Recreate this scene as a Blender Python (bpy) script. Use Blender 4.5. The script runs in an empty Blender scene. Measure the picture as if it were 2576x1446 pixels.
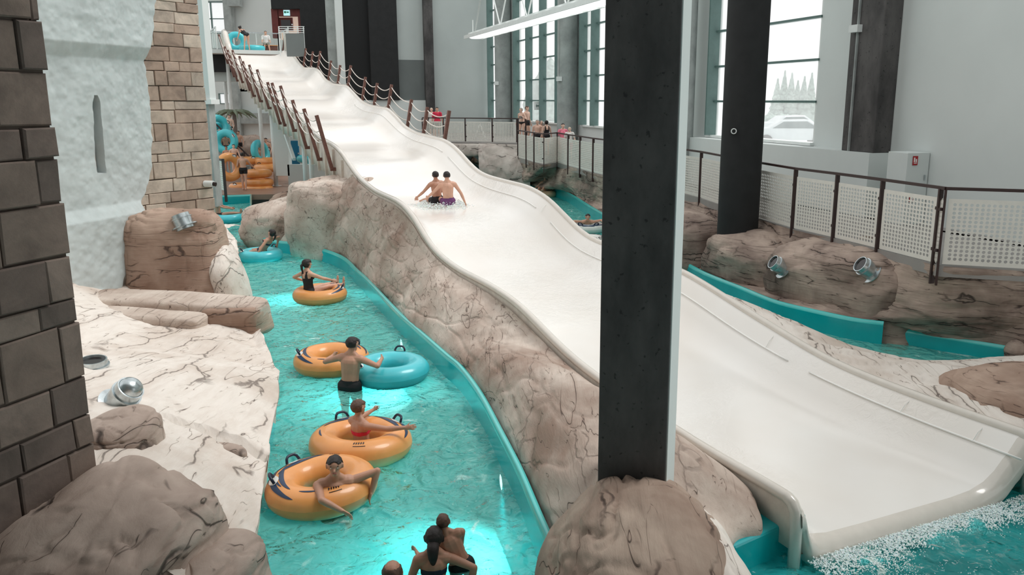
import bpy, bmesh, math, random
import numpy as np
from mathutils import Vector, Matrix

random.seed(7)
RNG = np.random.default_rng(11)
SC = bpy.context.scene
COL = SC.collection

# ---------------------------------------------------------------- camera
FPX, CX, CZ = 2100.0, 1360.0, 4.4          # focal length and principal column in pixels of a 2576 frame, eye height
PITCH = math.atan(473 / FPX)
cp, sp = math.cos(PITCH), math.sin(PITCH)
cam_data = bpy.data.cameras.new('camera')
cam = bpy.data.objects.new('camera', cam_data)
COL.objects.link(cam)
cam.location = (0, 0, CZ)
cam.rotation_euler = (math.pi / 2 - PITCH, 0, 0)
cam_data.sensor_width = 36.0
cam_data.lens = 36.0 * FPX / 2576
cam_data.shift_x = -(CX - 1288) / 2576
cam_data.clip_end = 500
SC.camera = cam

# ---------------------------------------------------------------- light and exposure
SC.view_settings.view_transform = 'Standard'
SC.view_settings.look = 'None'
SC.view_settings.gamma = 1.0
SC.view_settings.use_curve_mapping = False
SC.view_settings.exposure = 0.02
world = bpy.data.worlds.new('overcast_sky')
SC.world = world
world.use_nodes = True
bg = world.node_tree.nodes['Background']
bg.inputs[0].default_value = (0.985, 1.0, 0.995, 1)
bg.inputs[1].default_value = .98
sun_d = bpy.data.lights.new('sun', 'SUN')
sun_d.energy = 1.65
sun_d.angle = math.radians(25)
sun_d.color = (1.0, 0.985, 0.96)
sun = bpy.data.objects.new('sun', sun_d)
COL.objects.link(sun)
sun.rotation_euler = (math.radians(-6), math.radians(31), 0)


# ---------------------------------------------------------------- picture geometry helpers (used while laying out)
def ray(px, py):
    x = (px - CX) / FPX
    u = (723 - py) / FPX
    return (x, cp + u * sp, -sp + u * cp)


def onz(px, py, z):
    r = ray(px, py)
    t = (z - CZ) / r[2]
    return Vector((r[0] * t, r[1] * t, z))


def ony(px, py, Y):
    r = ray(px, py)
    t = Y / r[1]
    return Vector((r[0] * t, Y, CZ + r[2] * t))


def online(px, py, p, d):
    r = ray(px, py)
    k = r[0] / r[1]
    t = (k * p[1] - p[0]) / (d[0] - k * d[1])
    y = p[1] + d[1] * t
    return t, Vector((k * y, y, CZ + r[2] / r[1] * y))


# ---------------------------------------------------------------- numeric noise
def _hash(ix, iy, iz, seed):
    h = (ix * 374761393 + iy * 668265263 + iz * 2147483647 + seed * 974634777) & 0xffffffff
    h = ((h ^ (h >> 13)) * 1274126177) & 0xffffffff
    h = (h ^ (h >> 16)) & 0xffffffff
    return h.astype(np.float64) / 4294967295.0 * 2 - 1


def vnoise(P, seed=0):
    P = np.asarray(P, float)
    i = np.floor(P).astype(np.int64)
    f = P - i
    f = f * f * (3 - 2 * f)
    r = 0
    for dx in (0, 1):
        wx = f[:, 0] if dx else 1 - f[:, 0]
        for dy in (0, 1):
            wy = f[:, 1] if dy else 1 - f[:, 1]
            for dz in (0, 1):
                wz = f[:, 2] if dz else 1 - f[:, 2]
                r = r + wx * wy * wz * _hash(i[:, 0] + dx, i[:, 1] + dy, i[:, 2] + dz, seed)
    return r


def fbm(P, seed=0, octv=4, gain=0.5):
    P = np.asarray(P, float)
    a, s, r = 1.0, 1.0, 0
    for k in range(octv):
        r = r + a * vnoise(P * s + 17.3 * k, seed + k)
        a *= gain
        s *= 2.03
    return r


# ---------------------------------------------------------------- objects
ORG = {}


def link(o, parent=None):
    COL.objects.link(o)
    if parent is not None:
        o.parent = parent
    return o


def thing(name, label, cat, loc=(0, 0, 0), rz=0.0, group=None, rot=None):
    o = bpy.data.objects.new(name, None)
    o.empty_display_size = 0.1
    COL.objects.link(o)
    o.location = loc
    o.rotation_euler = rot if rot else (0, 0, rz)
    o['label'] = label
    o['category'] = cat
    if group:
        o['group'] = group
    ORG[o] = Vector(loc)
    return o


def tag(o, label=None, cat=None, group=None, kind=None):
    if label: o['label'] = label
    if cat: o['category'] = cat
    if group: o['group'] = group
    if kind: o['kind'] = kind
    return o


class MB:
    """collects polygons for one mesh"""

    def __init__(s):
        s.v = []
        s.f = []

    def add(s, vs, fs):
        b = len(s.v)
        s.v += [tuple(v) for v in vs]
        s.f += [tuple(b + i for i in f) for f in fs]
        return s

    def box(s, c, size, rz=0.0, M=None):
        hx, hy, hz = size[0] / 2, size[1] / 2, size[2] / 2
        R = M if M is not None else Matrix.Rotation(rz, 3, 'Z')
        c = Vector(c)
        vs = [c + R @ Vector((x * hx, y * hy, z * hz)) for z in (-1, 1) for x, y in ((-1, -1), (1, -1), (1, 1), (-1, 1))]
        s.add(vs, [(0, 3, 2, 1), (4, 5, 6, 7), (0, 1, 5, 4), (1, 2, 6, 5), (2, 3, 7, 6), (3, 0, 4, 7)])
        return s

    def bar(s, a, b, w, h=None, up=(0, 0, 1)):
        a, b = Vector(a), Vector(b)
        h = h or w
        d = b - a
        L = d.length
        d.normalize()
        up = Vector(up)
        sd = d.cross(up)
        if sd.length < 1e-4:
            sd = d.cross(Vector((1, 0, 0)))
        sd.normalize()
        u = sd.cross(d)
        M = Matrix((sd, d, u)).transposed()
        return s.box((a + b) / 2, (w, L, h), M=M)

    def tube(s, pts, r, n=8, caps=True, closed=False):
        pts = [Vector(p) for p in pts]
        m = len(pts)
        rs = r if isinstance(r, (list, tuple)) else [r] * m
        prev = None
        rings = []
        for i, p in enumerate(pts):
            if closed:
                d = pts[(i + 1) % m] - pts[i - 1]
            else:
                d = pts[min(i + 1, m - 1)] - pts[max(i - 1, 0)]
            d.normalize()
            if prev is None:
                a = Vector((0, 0, 1)) if abs(d.z) < .9 else Vector((1, 0, 0))
                x = d.cross(a).normalized()
            else:
                x = (prev - d * prev.dot(d)).normalized()
            prev = x
            y = d.cross(x)
            rings.append([p + (x * math.cos(2 * math.pi * k / n) + y * math.sin(2 * math.pi * k / n)) * rs[i] for k in range(n)])
        vs = [v for rg in rings for v in rg]
        fs = []
        for i in range(m if closed else m - 1):
            j = (i + 1) % m
            for k in range(n):
                l = (k + 1) % n
                fs.append((i * n + k, i * n + l, j * n + l, j * n + k))
        if caps and not closed:
            fs.append(tuple(range(n - 1, -1, -1)))
            fs.append(tuple((m - 1) * n + k for k in range(n)))
        return s.add(vs, fs)

    def lathe(s, prof, c=(0, 0, 0), n=24, M=None):
        c = Vector(c)
        M = M or Matrix.Identity(3)
        vs = []
        for (r, z) in prof:
            for k in range(n):
                a = 2 * math.pi * k / n
                vs.append(c + M @ Vector((r * math.cos(a), r * math.sin(a), z)))
        fs = []
        for i in range(len(prof) - 1):
            for k in range(n):
                l = (k + 1) % n
                fs.append((i * n + k, i * n + l, (i + 1) * n + l, (i + 1) * n + k))
        return s.add(vs, fs)

    def grid(s, A, closed_u=False):
        """A: array (nu,nv,3)"""
        nu, nv = A.shape[:2]
        fs = []
        for i in range(nu if closed_u else nu - 1):
            j = (i + 1) % nu
            for k in range(nv - 1):
                fs.append((i * nv + k, j * nv + k, j * nv + k + 1, i * nv + k + 1))
        return s.add(A.reshape(-1, 3).tolist(), fs)

    def prism(s, poly, z0, z1):
        n = len(poly)
        vs = [(p[0], p[1], z0) for p in poly] + [(p[0], p[1], z1) for p in poly]
        fs = [tuple(range(n - 1, -1, -1)), tuple(range(n, 2 * n))]
        fs += [(i, (i + 1) % n, n + (i + 1) % n, n + i) for i in range(n)]
        return s.add(vs, fs)

    def build(s, name, mat, parent=None, smooth=False, bevel=0, local=False, solid=0, fix=True):
        me = bpy.data.meshes.new(name)
        off = Vector((0, 0, 0))
        if parent is not None and not local:
            off = ORG.get(parent, Vector((0, 0, 0)))
        vs = s.v if off.length == 0 else [(v[0] - off.x, v[1] - off.y, v[2] - off.z) for v in s.v]
        me.from_pydata(vs, [], s.f)
        if fix:
            bm = bmesh.new()
            bm.from_mesh(me)
            bmesh.ops.recalc_face_normals(bm, faces=bm.faces)
            bm.to_mesh(me)
            bm.free()
        if mat:
            me.materials.append(mat)
        if smooth:
            me.polygons.foreach_set('use_smooth', [True] * len(me.polygons))
        o = bpy.data.objects.new(name, me)
        link(o, parent)
        ORG[o] = off
        if bevel:
            m = o.modifiers.new('bevel', 'BEVEL')
            m.width = bevel
            m.segments = 2
            m.limit_method = 'ANGLE'
        if solid:
            m = o.modifiers.new('solid', 'SOLIDIFY')
            m.thickness = solid
            m.offset = 0
        if smooth and smooth != True:
            try:
                m = None
                me.set_sharp_from_angle(angle=math.radians(smooth))
            except Exception:
                pass
        return o


def copy_tree(o, parent=None):
    c = o.copy()
    COL.objects.link(c)
    c.parent = parent
    ORG[c] = ORG.get(o, Vector((0, 0, 0)))
    for ch in o.children:
        copy_tree(ch, c)
    return c


# ---------------------------------------------------------------- materials
def S(r, g, b):
    f = lambda c: ((c / 255 + 0.055) / 1.055) ** 2.4 if c > 10 else c / 255 / 12.92
    return (f(r), f(g), f(b), 1)


class NT:
    def __init__(s, name):
        s.m = bpy.data.materials.new(name)
        s.m.use_nodes = True
        s.t = s.m.node_tree
        s.p = s.t.nodes['Principled BSDF']
        s.out = s.t.nodes['Material Output']

    def n(s, t, **kw):
        x = s.t.nodes.new(t)
        for k, v in kw.items():
            setattr(x, k, v)
        return x

    def l(s, a, b):
        s.t.links.new(a, b)

    def math(s, op, a, b=None, c=None):
        x = s.n('ShaderNodeMath', operation=op)
        for i, q in enumerate((a, b, c)):
            if q is None: continue
            if isinstance(q, (int, float)):
                x.inputs[i].default_value = q
            else:
                s.l(q, x.inputs[i])
        return x.outputs[0]

    def coord(s, scale=(1, 1, 1), rot=(0, 0, 0), kind='Object'):
        tc = s.n('ShaderNodeTexCoord')
        mp = s.n('ShaderNodeMapping')
        mp.inputs['Scale'].default_value = scale
        mp.inputs['Rotation'].default_value = rot
        s.l(tc.outputs[kind], mp.inputs[0])
        return mp.outputs[0]

    def noise(s, vec, scale=5, detail=4, rough=.5, dist=0.0):
        x = s.n('ShaderNodeTexNoise')
        x.inputs['Scale'].default_value = scale
        x.inputs['Detail'].default_value = detail
        x.inputs['Roughness'].default_value = rough
        x.inputs['Distortion'].default_value = dist
        s.l(vec, x.inputs['Vector'])
        return x.outputs['Fac']

    def ramp(s, fac, stops):
        x = s.n('ShaderNodeValToRGB')
        e = x.color_ramp.elements
        while len(e) < len(stops):
            e.new(.5)
        for k, (p, c) in enumerate(stops):
            e[k].position = p
            e[k].color = c if len(c) == 4 else (*c, 1)
        s.l(fac, x.inputs[0])
        return x.outputs[0]

    def mapr(s, v, a, b, c=0.0, d=1.0):
        x = s.n('ShaderNodeMapRange')
        x.inputs[1].default_value = a
        x.inputs[2].default_value = b
        x.inputs[3].default_value = c
        x.inputs[4].default_value = d
        s.l(v, x.inputs[0])
        return x.outputs[0]

    def mix(s, fac, a, b):
        x = s.n('ShaderNodeMix', data_type='RGBA')
        for q, i in ((fac, 0), (a, 6), (b, 7)):
            if isinstance(q, (int, float)):
                x.inputs[i].default_value = q
            elif isinstance(q, tuple):
                x.inputs[i].default_value = q
            else:
                s.l(q, x.inputs[i])
        return x.outputs[2]

    def bump(s, h, strength=.3, dist=.02):
        x = s.n('ShaderNodeBump')
        x.inputs['Strength'].default_value = strength
        x.inputs['Distance'].default_value = dist
        s.l(h, x.inputs['Height'])
        return x.outputs[0]


def plain(name, col, rough=.5, metal=0.0, var=.06, scale=6, bump=0.0, spec=.5, emit=None, coat=0.0, sss=0.0):
    t = NT(name)
    v = t.coord()
    nz = t.noise(v, scale, 5, .6)
    lo = tuple(max(0, c * (1 - var * 2)) for c in col[:3]) + (1,)
    hi = tuple(min(1, c * (1 + var * 2)) for c in col[:3]) + (1,)
    c = t.ramp(nz, [(.3, lo), (.7, hi)])
    t.l(c, t.p.inputs['Base Color'])
    t.p.inputs['Roughness'].default_value = rough
    t.p.inputs['Metallic'].default_value = metal
    t.p.inputs['Specular IOR Level'].default_value = spec
    t.p.inputs['Coat Weight'].default_value = coat
    if sss:
        t.p.inputs['Subsurface Weight'].default_value = sss
        t.p.inputs['Subsurface Scale'].default_value = .02
    if bump:
        t.l(t.bump(t.noise(v, scale * 6, 6, .6), bump, .01), t.p.inputs['Normal'])
    if emit:
        t.p.inputs['Emission Color'].default_value = emit[0]
        t.p.inputs['Emission Strength'].default_value = emit[1]
    return t.m


def rock_mat(name, light, dark, crack, scale=(1, 1, 5), rot=(0, 0, 0), patch=.55, w=.016, bump=.5, fine=1.0, cover=.47, vs=1.0):
    t = NT(name)
    raw = t.coord()
    v = t.coord(scale, rot)
    big = t.noise(raw, .55, 5, .6, .3)
    base = t.ramp(big, [(patch - .14, light), (patch + .12, dark)])
    grain = t.noise(v, 3.2 * fine, 8, .7, .4)
    base = t.mix(t.mapr(grain, .45, .75, 0, .35), base, dark)
    pale = t.noise(raw, 2.3, 4, .6)
    base = t.mix(t.mapr(pale, .55, .8, 0, .35), base, light)
    lines = None
    wv = t.n('ShaderNodeVectorMath', operation='ADD')
    nz = t.n('ShaderNodeTexNoise'); nz.inputs['Scale'].default_value = 1.6; nz.inputs['Detail'].default_value = 4
    t.l(raw, nz.inputs['Vector'])
    sc_ = t.n('ShaderNodeVectorMath', operation='SCALE'); sc_.inputs['Scale'].default_value = .9
    t.l(nz.outputs['Color'], sc_.inputs[0]); t.l(v, wv.inputs[0]); t.l(sc_.outputs[0], wv.inputs[1])
    vo = t.n('ShaderNodeTexVoronoi', feature='DISTANCE_TO_EDGE'); vo.inputs['Scale'].default_value = .62 * fine
    t.l(wv.outputs[0], vo.inputs['Vector'])
    mkv = t.mapr(t.noise(raw, 1.1, 2, .5), .46, .54, 0, 1)
    vor = t.math('MULTIPLY', t.mapr(vo.outputs['Distance'], .004, .022, 1, 0), mkv)
    vsoft = t.math('MULTIPLY', t.mapr(vo.outputs['Distance'], .0, .16, 1, 0), mkv)
    base = t.mix(t.math('MULTIPLY', vsoft, .5 * vs), base, dark)
    lines = t.math('MULTIPLY', vor, vs)
    for k, (sc, ww, cv, ds) in enumerate(((.45 * fine, w * .45, cover + .06, .12), (1.25 * fine, w * .6, cover + .05, .1))):
        n1 = t.noise(v, sc, 3, .5, ds)
        fr = t.math('FRACT', t.math('MULTIPLY', n1, 7.0))
        a = t.math('ABSOLUTE', t.math('SUBTRACT', fr, .5))
        ln = t.mapr(a, 0, ww * 3.2, 1, 0)
        halo = t.mapr(a, 0, ww * 16, 1, 0)
        mk = t.noise(v, .9 + 1.1 * k, 3, .6)
        halo = t.math('MULTIPLY', halo, t.mapr(mk, cv - .04, cv + .1, 0, 1))
        base = t.mix(t.math('MULTIPLY', halo, .42), base, dark)
        ln = t.math('MULTIPLY', ln, t.mapr(mk, cv, cv + .06, 0, 1))
        lines = ln if lines is None else t.math('MAXIMUM', lines, ln)
    base = t.mix(t.math('MULTIPLY', lines, .8), base, crack)
    t.l(base, t.p.inputs['Base Color'])
    t.p.inputs['Roughness'].default_value = .75
    t.p.inputs['Specular IOR Level'].default_value = .25
    h = t.math('SUBTRACT', t.math('MULTIPLY', grain, .7), t.math('MULTIPLY', lines, 1.2))
    t.l(t.bump(h, bump, .05), t.p.inputs['Normal'])
    return t.m


CRK = S(62, 48, 44)
M = {}
M['rock_white'] = rock_mat('pale_carved_rock', S(232, 223, 214), S(196, 178, 164), CRK, scale=(3.2, .5, 1.6), rot=(0, 0, .2), patch=.62, vs=.8)
M['rock_mound'] = rock_mat('brown_pillar_rock', S(196, 176, 160), S(140, 116, 102), CRK, scale=(2.2, .4, 1.0), rot=(0, 0, -.5), patch=.5)
M['rock_mid'] = rock_mat('striated_rock', S(214, 200, 188), S(158, 134, 120), CRK, scale=(3.2, .34, 3.4), rot=(0, 0, .46), patch=.53, vs=.35, w=.022)
M['rock_brown'] = rock_mat('brown_rock', S(190, 165, 148), S(146, 118, 102), CRK, scale=(.5, .5, 5.5), patch=.5)
M['rock_right'] = rock_mat('weathered_rock', S(196, 176, 162), S(112, 94, 86), S(44, 36, 34), scale=(.45, .45, 5.5), patch=.52, cover=.45)
M['rock_grey'] = rock_mat('grey_rock', S(200, 192, 184), S(158, 146, 138), S(70, 60, 58), scale=(.6, .6, 2.2), patch=.5, fine=.6)
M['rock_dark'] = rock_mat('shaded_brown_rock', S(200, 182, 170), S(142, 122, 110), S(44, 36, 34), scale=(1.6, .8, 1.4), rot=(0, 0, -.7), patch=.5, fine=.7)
M['seam'] = plain('gloss_white_bead', S(252, 250, 246), .15, var=0)
M['grout'] = plain('grout', S(96, 84, 76), .9, var=.1)
M['plaster'] = plain('rough_plaster', S(190, 198, 197), .85, var=.05, scale=2.5, bump=.2)
M['wall'] = plain('painted_wall', S(214, 220, 218), .8, var=.015, scale=.6)
M['wall_dim'] = plain('grey_painted_wall', S(188, 196, 194), .8, var=.02, scale=.5)
M['wall_grey'] = plain('mid_grey_wall', S(112, 118, 117), .8, var=.04, scale=.7)
M['black'] = plain('black_wall_panel', S(30, 31, 32), .8, var=.12, scale=3)
M['concrete'] = plain('grey_concrete', S(158, 164, 162), .8, var=.12, scale=1.6, bump=.3)
M['teal'] = plain('teal_fibreglass', S(0, 168, 174), .22, var=.04, scale=2, coat=.4)
M['teal_floor'] = plain('light_teal_pool_floor', S(72, 196, 198), .4, var=.05, scale=1.2)
M['teal_rim'] = plain('pale_teal_fibreglass', S(70, 200, 196), .2, var=.03, scale=2, coat=.5)
M['white_paint'] = plain('white_painted_metal', S(228, 232, 230), .4, var=.02)
M['rail_brown'] = plain('dark_brown_metal', S(62, 44, 42), .45, var=.06)
M['post_brown'] = plain('brown_timber', S(110, 72, 62), .6, var=.15, scale=14)
M['rope'] = plain('pale_rope', S(222, 212, 204), .8, var=.05, scale=60)
M['panel'] = plain('white_perforated_sheet', S(226, 222, 214), .5, var=.02)
M['steel'] = plain('galvanised_steel', S(196, 204, 206), .28, .9, var=.12, scale=9)
M['dark_glass'] = plain('dark_lens', S(40, 34, 34), .12, var=.05)
M['frame_green'] = plain('green_grey_frame', S(92, 118, 114), .5, var=.04)
M['navy'] = plain('navy_print', S(24, 52, 84), .35, var=.08)
M['navy_handle'] = plain('navy_rubber', S(18, 34, 58), .35, var=.05)
M['deck'] = plain('brown_tiled_floor', S(158, 128, 112), .35, var=.08, scale=1.3)
M['deck_grey'] = plain('grey_terrace_floor', S(150, 146, 142), .6, var=.05, scale=1.3)
M['blue_door'] = plain('blue_panel', S(0, 112, 150), .4, var=.03)
M['white_lamp'] = plain('lit_lamp', S(255, 255, 255), .4, var=0, emit=((1, 1, .98, 1), 2.2))
M['red'] = plain('red_sign', S(168, 26, 34), .5, var=.02)
M['sign_white'] = plain('white_print', S(240, 240, 238), .5, var=.0)
M['red_brown'] = plain('red_brown_wall', S(104, 44, 40), .7, var=.08)
M['warm_lit'] = plain('warm_lit_lobby', S(238, 208, 188), .7, var=.03, emit=((1, .82, .68, 1), .35))
M['orange'] = plain('orange_vinyl', S(230, 156, 88), .38, var=.05, scale=2.2, coat=.3)
M['orange_pale'] = plain('pale_peach_vinyl', S(238, 200, 164), .3, var=.03, scale=2.2, coat=.3)
M['blue_tube'] = plain('turquoise_vinyl', S(72, 196, 206), .3, var=.04, scale=2.2, coat=.3)
M['white_tube'] = plain('pale_vinyl', S(232, 230, 224), .3, var=.03, coat=.3)
M['tree'] = plain('haze_paled_needles', S(150, 168, 160), .9, var=.25, scale=5)  # outdoor haze put into the needle colour
M['bark'] = plain('tree_bark', S(120, 110, 104), .9, var=.1)
M['glare_ground'] = plain('overexposed_pale_ground', S(244, 246, 246), .9, var=.02, scale=.3)  # near-white tone stands in for overexposed ground outdoors
M['car'] = plain('silver_car_paint', S(206, 214, 216), .25, .3, var=.02)
M['car_dark'] = plain('dark_car_glass', S(56, 84, 84), .2, var=.1)
M['tyre'] = plain('black_rubber', S(38, 38, 40), .7)
M['facade'] = plain('overexposed_facade', S(236, 236, 234), .8, var=.02)  # outdoor overexposure put into the facade colour
M['facade_win'] = plain('facade_window_glass', S(168, 178, 180), .3, var=.05)


def pillar_mat():
    t = NT('dark_pillar_concrete')
    v = t.coord()
    n = t.noise(t.coord((1, 1, .45)), 1.8, 6, .62)
    c = t.ramp(n, [(.35, S(56, 54, 54)), (.65, S(92, 89, 88))])
    sp_ = t.noise(v, 16, 2, .5)
    c = t.mix(t.mapr(sp_, .66, .72, 0, .75), c, S(26, 26, 27))
    t.l(c, t.p.inputs['Base Color'])
    t.p.inputs['Roughness'].default_value = .75
    t.l(t.bump(n, .3, .02), t.p.inputs['Normal'])
    return t.m


M['pillar'] = pillar_mat()


def slide_mat():
    t = NT('wet_white_fibreglass')
    v = t.coord()
    n = t.noise(v, .5, 3, .5)
    c = t.ramp(n, [(.35, S(244, 240, 235)), (.7, S(236, 229, 221))])
    t.l(c, t.p.inputs['Base Color'])
    t.p.inputs['Roughness'].default_value = .18
    t.p.inputs['Specular IOR Level'].default_value = .5
    rip = t.noise(t.coord((1, 1, 1)), 6, 4, .6, 1.6)
    # thin running water ripples on the lower slide
    big = t.mapr(t.noise(v, .35, 1, .4), .5, .62, 0, 1)
    t.l(t.bump(t.math('MULTIPLY', rip, big), .45, .04), t.p.inputs['Normal'])
    return t.m


M['slide'] = slide_mat()
M['slide_rim'] = plain('cream_fibreglass_rim', S(222, 214, 204), .2, var=.02, coat=.5)
M['slide_under'] = plain('beige_fibreglass_shell', S(206, 196, 184), .5, var=.06)


def water_mat(name, tint, body, bodyfac, wave=1.0, foam=0.0):
    t = NT(name)
    v = t.coord()
    tr = t.n('ShaderNodeBsdfTransparent')
    tr.inputs[0].default_value = tint
    gl = t.n('ShaderNodeBsdfGlossy')
    gl.inputs['Roughness'].default_value = .04
    df = t.n('ShaderNodeBsdfDiffuse')
    h1 = t.noise(t.coord((1, .8, 1)), 2.2, 2, .5, .8)
    h2 = t.noise(v, 7, 2, .5, .8)
    h = t.math('ADD', h1, t.math('MULTIPLY', h2, .22))
    bp = t.bump(h, .9 * wave, .12)
    fr = t.n('ShaderNodeFresnel')
    fr.inputs[0].default_value = 1.33
    t.l(bp, fr.inputs[1])
    t.l(bp, gl.inputs['Normal'])
    t.l(bp, df.inputs['Normal'])
    # aerated water: pale streaks and froth that drift on the surface
    st = t.noise(t.coord((1, .7, 1), (0, 0, .4)), 2.6, 4, .6, 1.4)
    patch = t.noise(v, .45, 2, .5)
    ff = t.math('MULTIPLY', t.mapr(st, .6 - .1 * foam, .7 - .1 * foam, 0, 1), t.mapr(patch, .45 - .2 * foam, .6, 0, 1))
    dc = t.mix(ff, body, S(226, 246, 240))
    t.l(dc, df.inputs[0])
    m1 = t.n('ShaderNodeMixShader')
    lw = t.n('ShaderNodeLayerWeight')
    lw.inputs[0].default_value = .5
    thick = t.mapr(lw.outputs['Facing'], .35, .95, bodyfac * .75, bodyfac * 1.7)    # longer path through the water at low angles
    t.l(t.math('ADD', thick, t.math('MULTIPLY', ff, .38)), m1.inputs[0])
    t.l(tr.outputs[0], m1.inputs[1])
    t.l(df.outputs[0], m1.inputs[2])
    m2 = t.n('ShaderNodeMixShader')
    t.l(t.math('MULTIPLY', fr.outputs[0], 1.0), m2.inputs[0])
    t.l(m1.outputs[0], m2.inputs[1])
    t.l(gl.outputs[0], m2.inputs[2])
    t.l(m2.outputs[0], t.out.inputs[0])
    return t.m


M['water'] = water_mat('rippling_pool_water', (.60, .90, .88, 1), S(122, 222, 210), .40, 1.8, 0.1)
M['water_pool'] = water_mat('splashing_pool_water', (.5, .95, .95, 1), S(60, 204, 204), .36, 1.6, .5)


M['froth'] = plain('white_froth_bubbles', S(240, 250, 248), .8, var=.03, sss=.2)


def foam_mat():
    t = NT('white_water_foam')
    v = t.coord()
    n = t.noise(v, 14, 6, .75, .6)
    df = t.n('ShaderNodeBsdfDiffuse')
    df.inputs[0].default_value = S(246, 252, 250)
    tr = t.n('ShaderNodeBsdfTransparent')
    m = t.n('ShaderNodeMixShader')
    t.l(t.mapr(n, .36, .52, 0, .95), m.inputs[0])
    t.l(tr.outputs[0], m.inputs[1])
    t.l(df.outputs[0], m.inputs[2])
    t.l(m.outputs[0], t.out.inputs[0])
    return t.m


M['foam'] = foam_mat()


def glass_mat():
    t = NT('glare_hazed_window_glass')
    tr = t.n('ShaderNodeBsdfTransparent')
    gl = t.n('ShaderNodeBsdfGlossy')
    gl.inputs['Roughness'].default_value = .05
    tl = t.n('ShaderNodeBsdfTranslucent')
    tl.inputs[0].default_value = (1, 1, 1, 1)
    a = t.n('ShaderNodeMixShader')
    n = t.noise(t.coord(), .8, 3, .5)
    t.l(t.mapr(n, .3, .7, .28, .4), a.inputs[0])  # white haze mixed into the panes imitates glare washing out the view
    t.l(tr.outputs[0], a.inputs[1])
    t.l(tl.outputs[0], a.inputs[2])
    b = t.n('ShaderNodeMixShader')
    b.inputs[0].default_value = .05
    t.l(a.outputs[0], b.inputs[1])
    t.l(gl.outputs[0], b.inputs[2])
    t.l(b.outputs[0], t.out.inputs[0])
    return t.m


M['glass'] = glass_mat()


def clear_glass():
    t = NT('clear_balustrade_glass')
    tr = t.n('ShaderNodeBsdfTransparent')
    tr.inputs[0].default_value = (.9, .96, .95, 1)
    gl = t.n('ShaderNodeBsdfGlossy')
    gl.inputs['Roughness'].default_value = .03
    b = t.n('ShaderNodeMixShader')
    b.inputs[0].default_value = .08
    t.l(tr.outputs[0], b.inputs[1])
    t.l(gl.outputs[0], b.inputs[2])
    t.l(b.outputs[0], t.out.inputs[0])
    return t.m


M['clear'] = clear_glass()

_bm = {}


def brick_mat(base, k):
    key = (base, k)
    if key not in _bm:
        cols = {'near': [(128, 112, 102), (116, 101, 93), (138, 122, 112), (108, 95, 88)],
                'far': [(196, 178, 162), (180, 158, 142), (206, 190, 174), (186, 170, 156), (168, 146, 130)]}[base]
        c = cols[k % len(cols)]
        t = NT('%s_sandstone_%s' % ({'near': 'dark', 'far': 'buff'}[base], 'abcde'[k % 5]))
        v = t.coord()
        n = t.noise(t.coord((1, 1, 1.2)), 2.2, 6, .65, .5)
        cc = t.ramp(n, [(.3, S(*[int(x * .8) for x in c])), (.55, S(*c)), (.8, S(*[min(255, int(x * 1.12)) for x in c]))])
        t.l(cc, t.p.inputs['Base Color'])
        t.p.inputs['Roughness'].default_value = .85
        t.l(t.bump(t.noise(v, 9, 6, .7), .35, .02), t.p.inputs['Normal'])
        _bm[key] = t.m
    return _bm[key]


# ---------------------------------------------------------------- curves and lofts
def catmull(pts, n):
    P = np.array([list(p) for p in pts], float)
    seg = np.linalg.norm(np.diff(P, axis=0), axis=1)
    t = np.concatenate([[0], np.cumsum(np.maximum(seg, 1e-5) ** .75)])
    tt = np.linspace(0, t[-1], n)
    out = np.zeros((n, P.shape[1]))
    m = len(P)
    T = np.zeros_like(P)
    for i in range(m):
        a, b = max(i - 1, 0), min(i + 1, m - 1)
        T[i] = (P[b] - P[a]) / (t[b] - t[a])
    idx = np.clip(np.searchsorted(t, tt, side='right') - 1, 0, m - 2)
    h = (t[idx + 1] - t[idx])[:, None]
    s_ = ((tt - t[idx]) / h[:, 0])[:, None]
    out = (2 * s_ ** 3 - 3 * s_ ** 2 + 1) * P[idx] + (s_ ** 3 - 2 * s_ ** 2 + s_) * h * T[idx] + (-2 * s_ ** 3 + 3 * s_ ** 2) * P[idx + 1] + (s_ ** 3 - s_ ** 2) * h * T[idx + 1]
    return out


def grid_normals(A):
    du = np.gradient(A, axis=0)
    dv = np.gradient(A, axis=1)
    N = np.cross(du, dv)
    N /= np.linalg.norm(N, axis=2, keepdims=True) + 1e-9
    return N


def worley(P, seed):
    P = np.asarray(P, float)
    i = np.floor(P).astype(np.int64)
    f1 = np.full(len(P), 9.0); f2 = np.full(len(P), 9.0); cid = np.zeros(len(P))
    for dx in (-1, 0, 1):
        for dy in (-1, 0, 1):
            for dz in (-1, 0, 1):
                a, b, c = i[:, 0] + dx, i[:, 1] + dy, i[:, 2] + dz
                q = np.stack([a + .5 + .45 * _hash(a, b, c, seed), b + .5 + .45 * _hash(a, b, c, seed + 1), c + .5 + .45 * _hash(a, b, c, seed + 2)], 1)
                d = np.linalg.norm(P - q, axis=1)
                k = d < f1
                f2 = np.where(k, f1, np.minimum(f2, d))
                cid = np.where(k, _hash(a, b, c, seed + 3), cid)
                f1 = np.where(k, d, f1)
    return f1, f2, cid


def crackle(P, seed, w=.05):
    P = np.asarray(P, float)
    Wp = P + .35 * np.stack([fbm(P * 1.3 + 3, seed, 3), fbm(P * 1.3 + 9, seed + 1, 3), fbm(P * 1.3 + 15, seed + 2, 3)], 1)
    f1, f2, cid = worley(Wp, seed)
    e = np.clip((f2 - f1), 0, 1)
    return cid * .55 * np.clip(e / .18, 0, 1) - .9 * np.exp(-(e / w) ** 2)


def ridge(Q, seed):
    """stepped strata with grooves"""
    a = fbm(Q, seed, 3)
    return a - .22 * np.exp(-(vnoise(Q * np.array([1.7, 1.7, 2.6]), seed + 9) / .07) ** 2)


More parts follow.
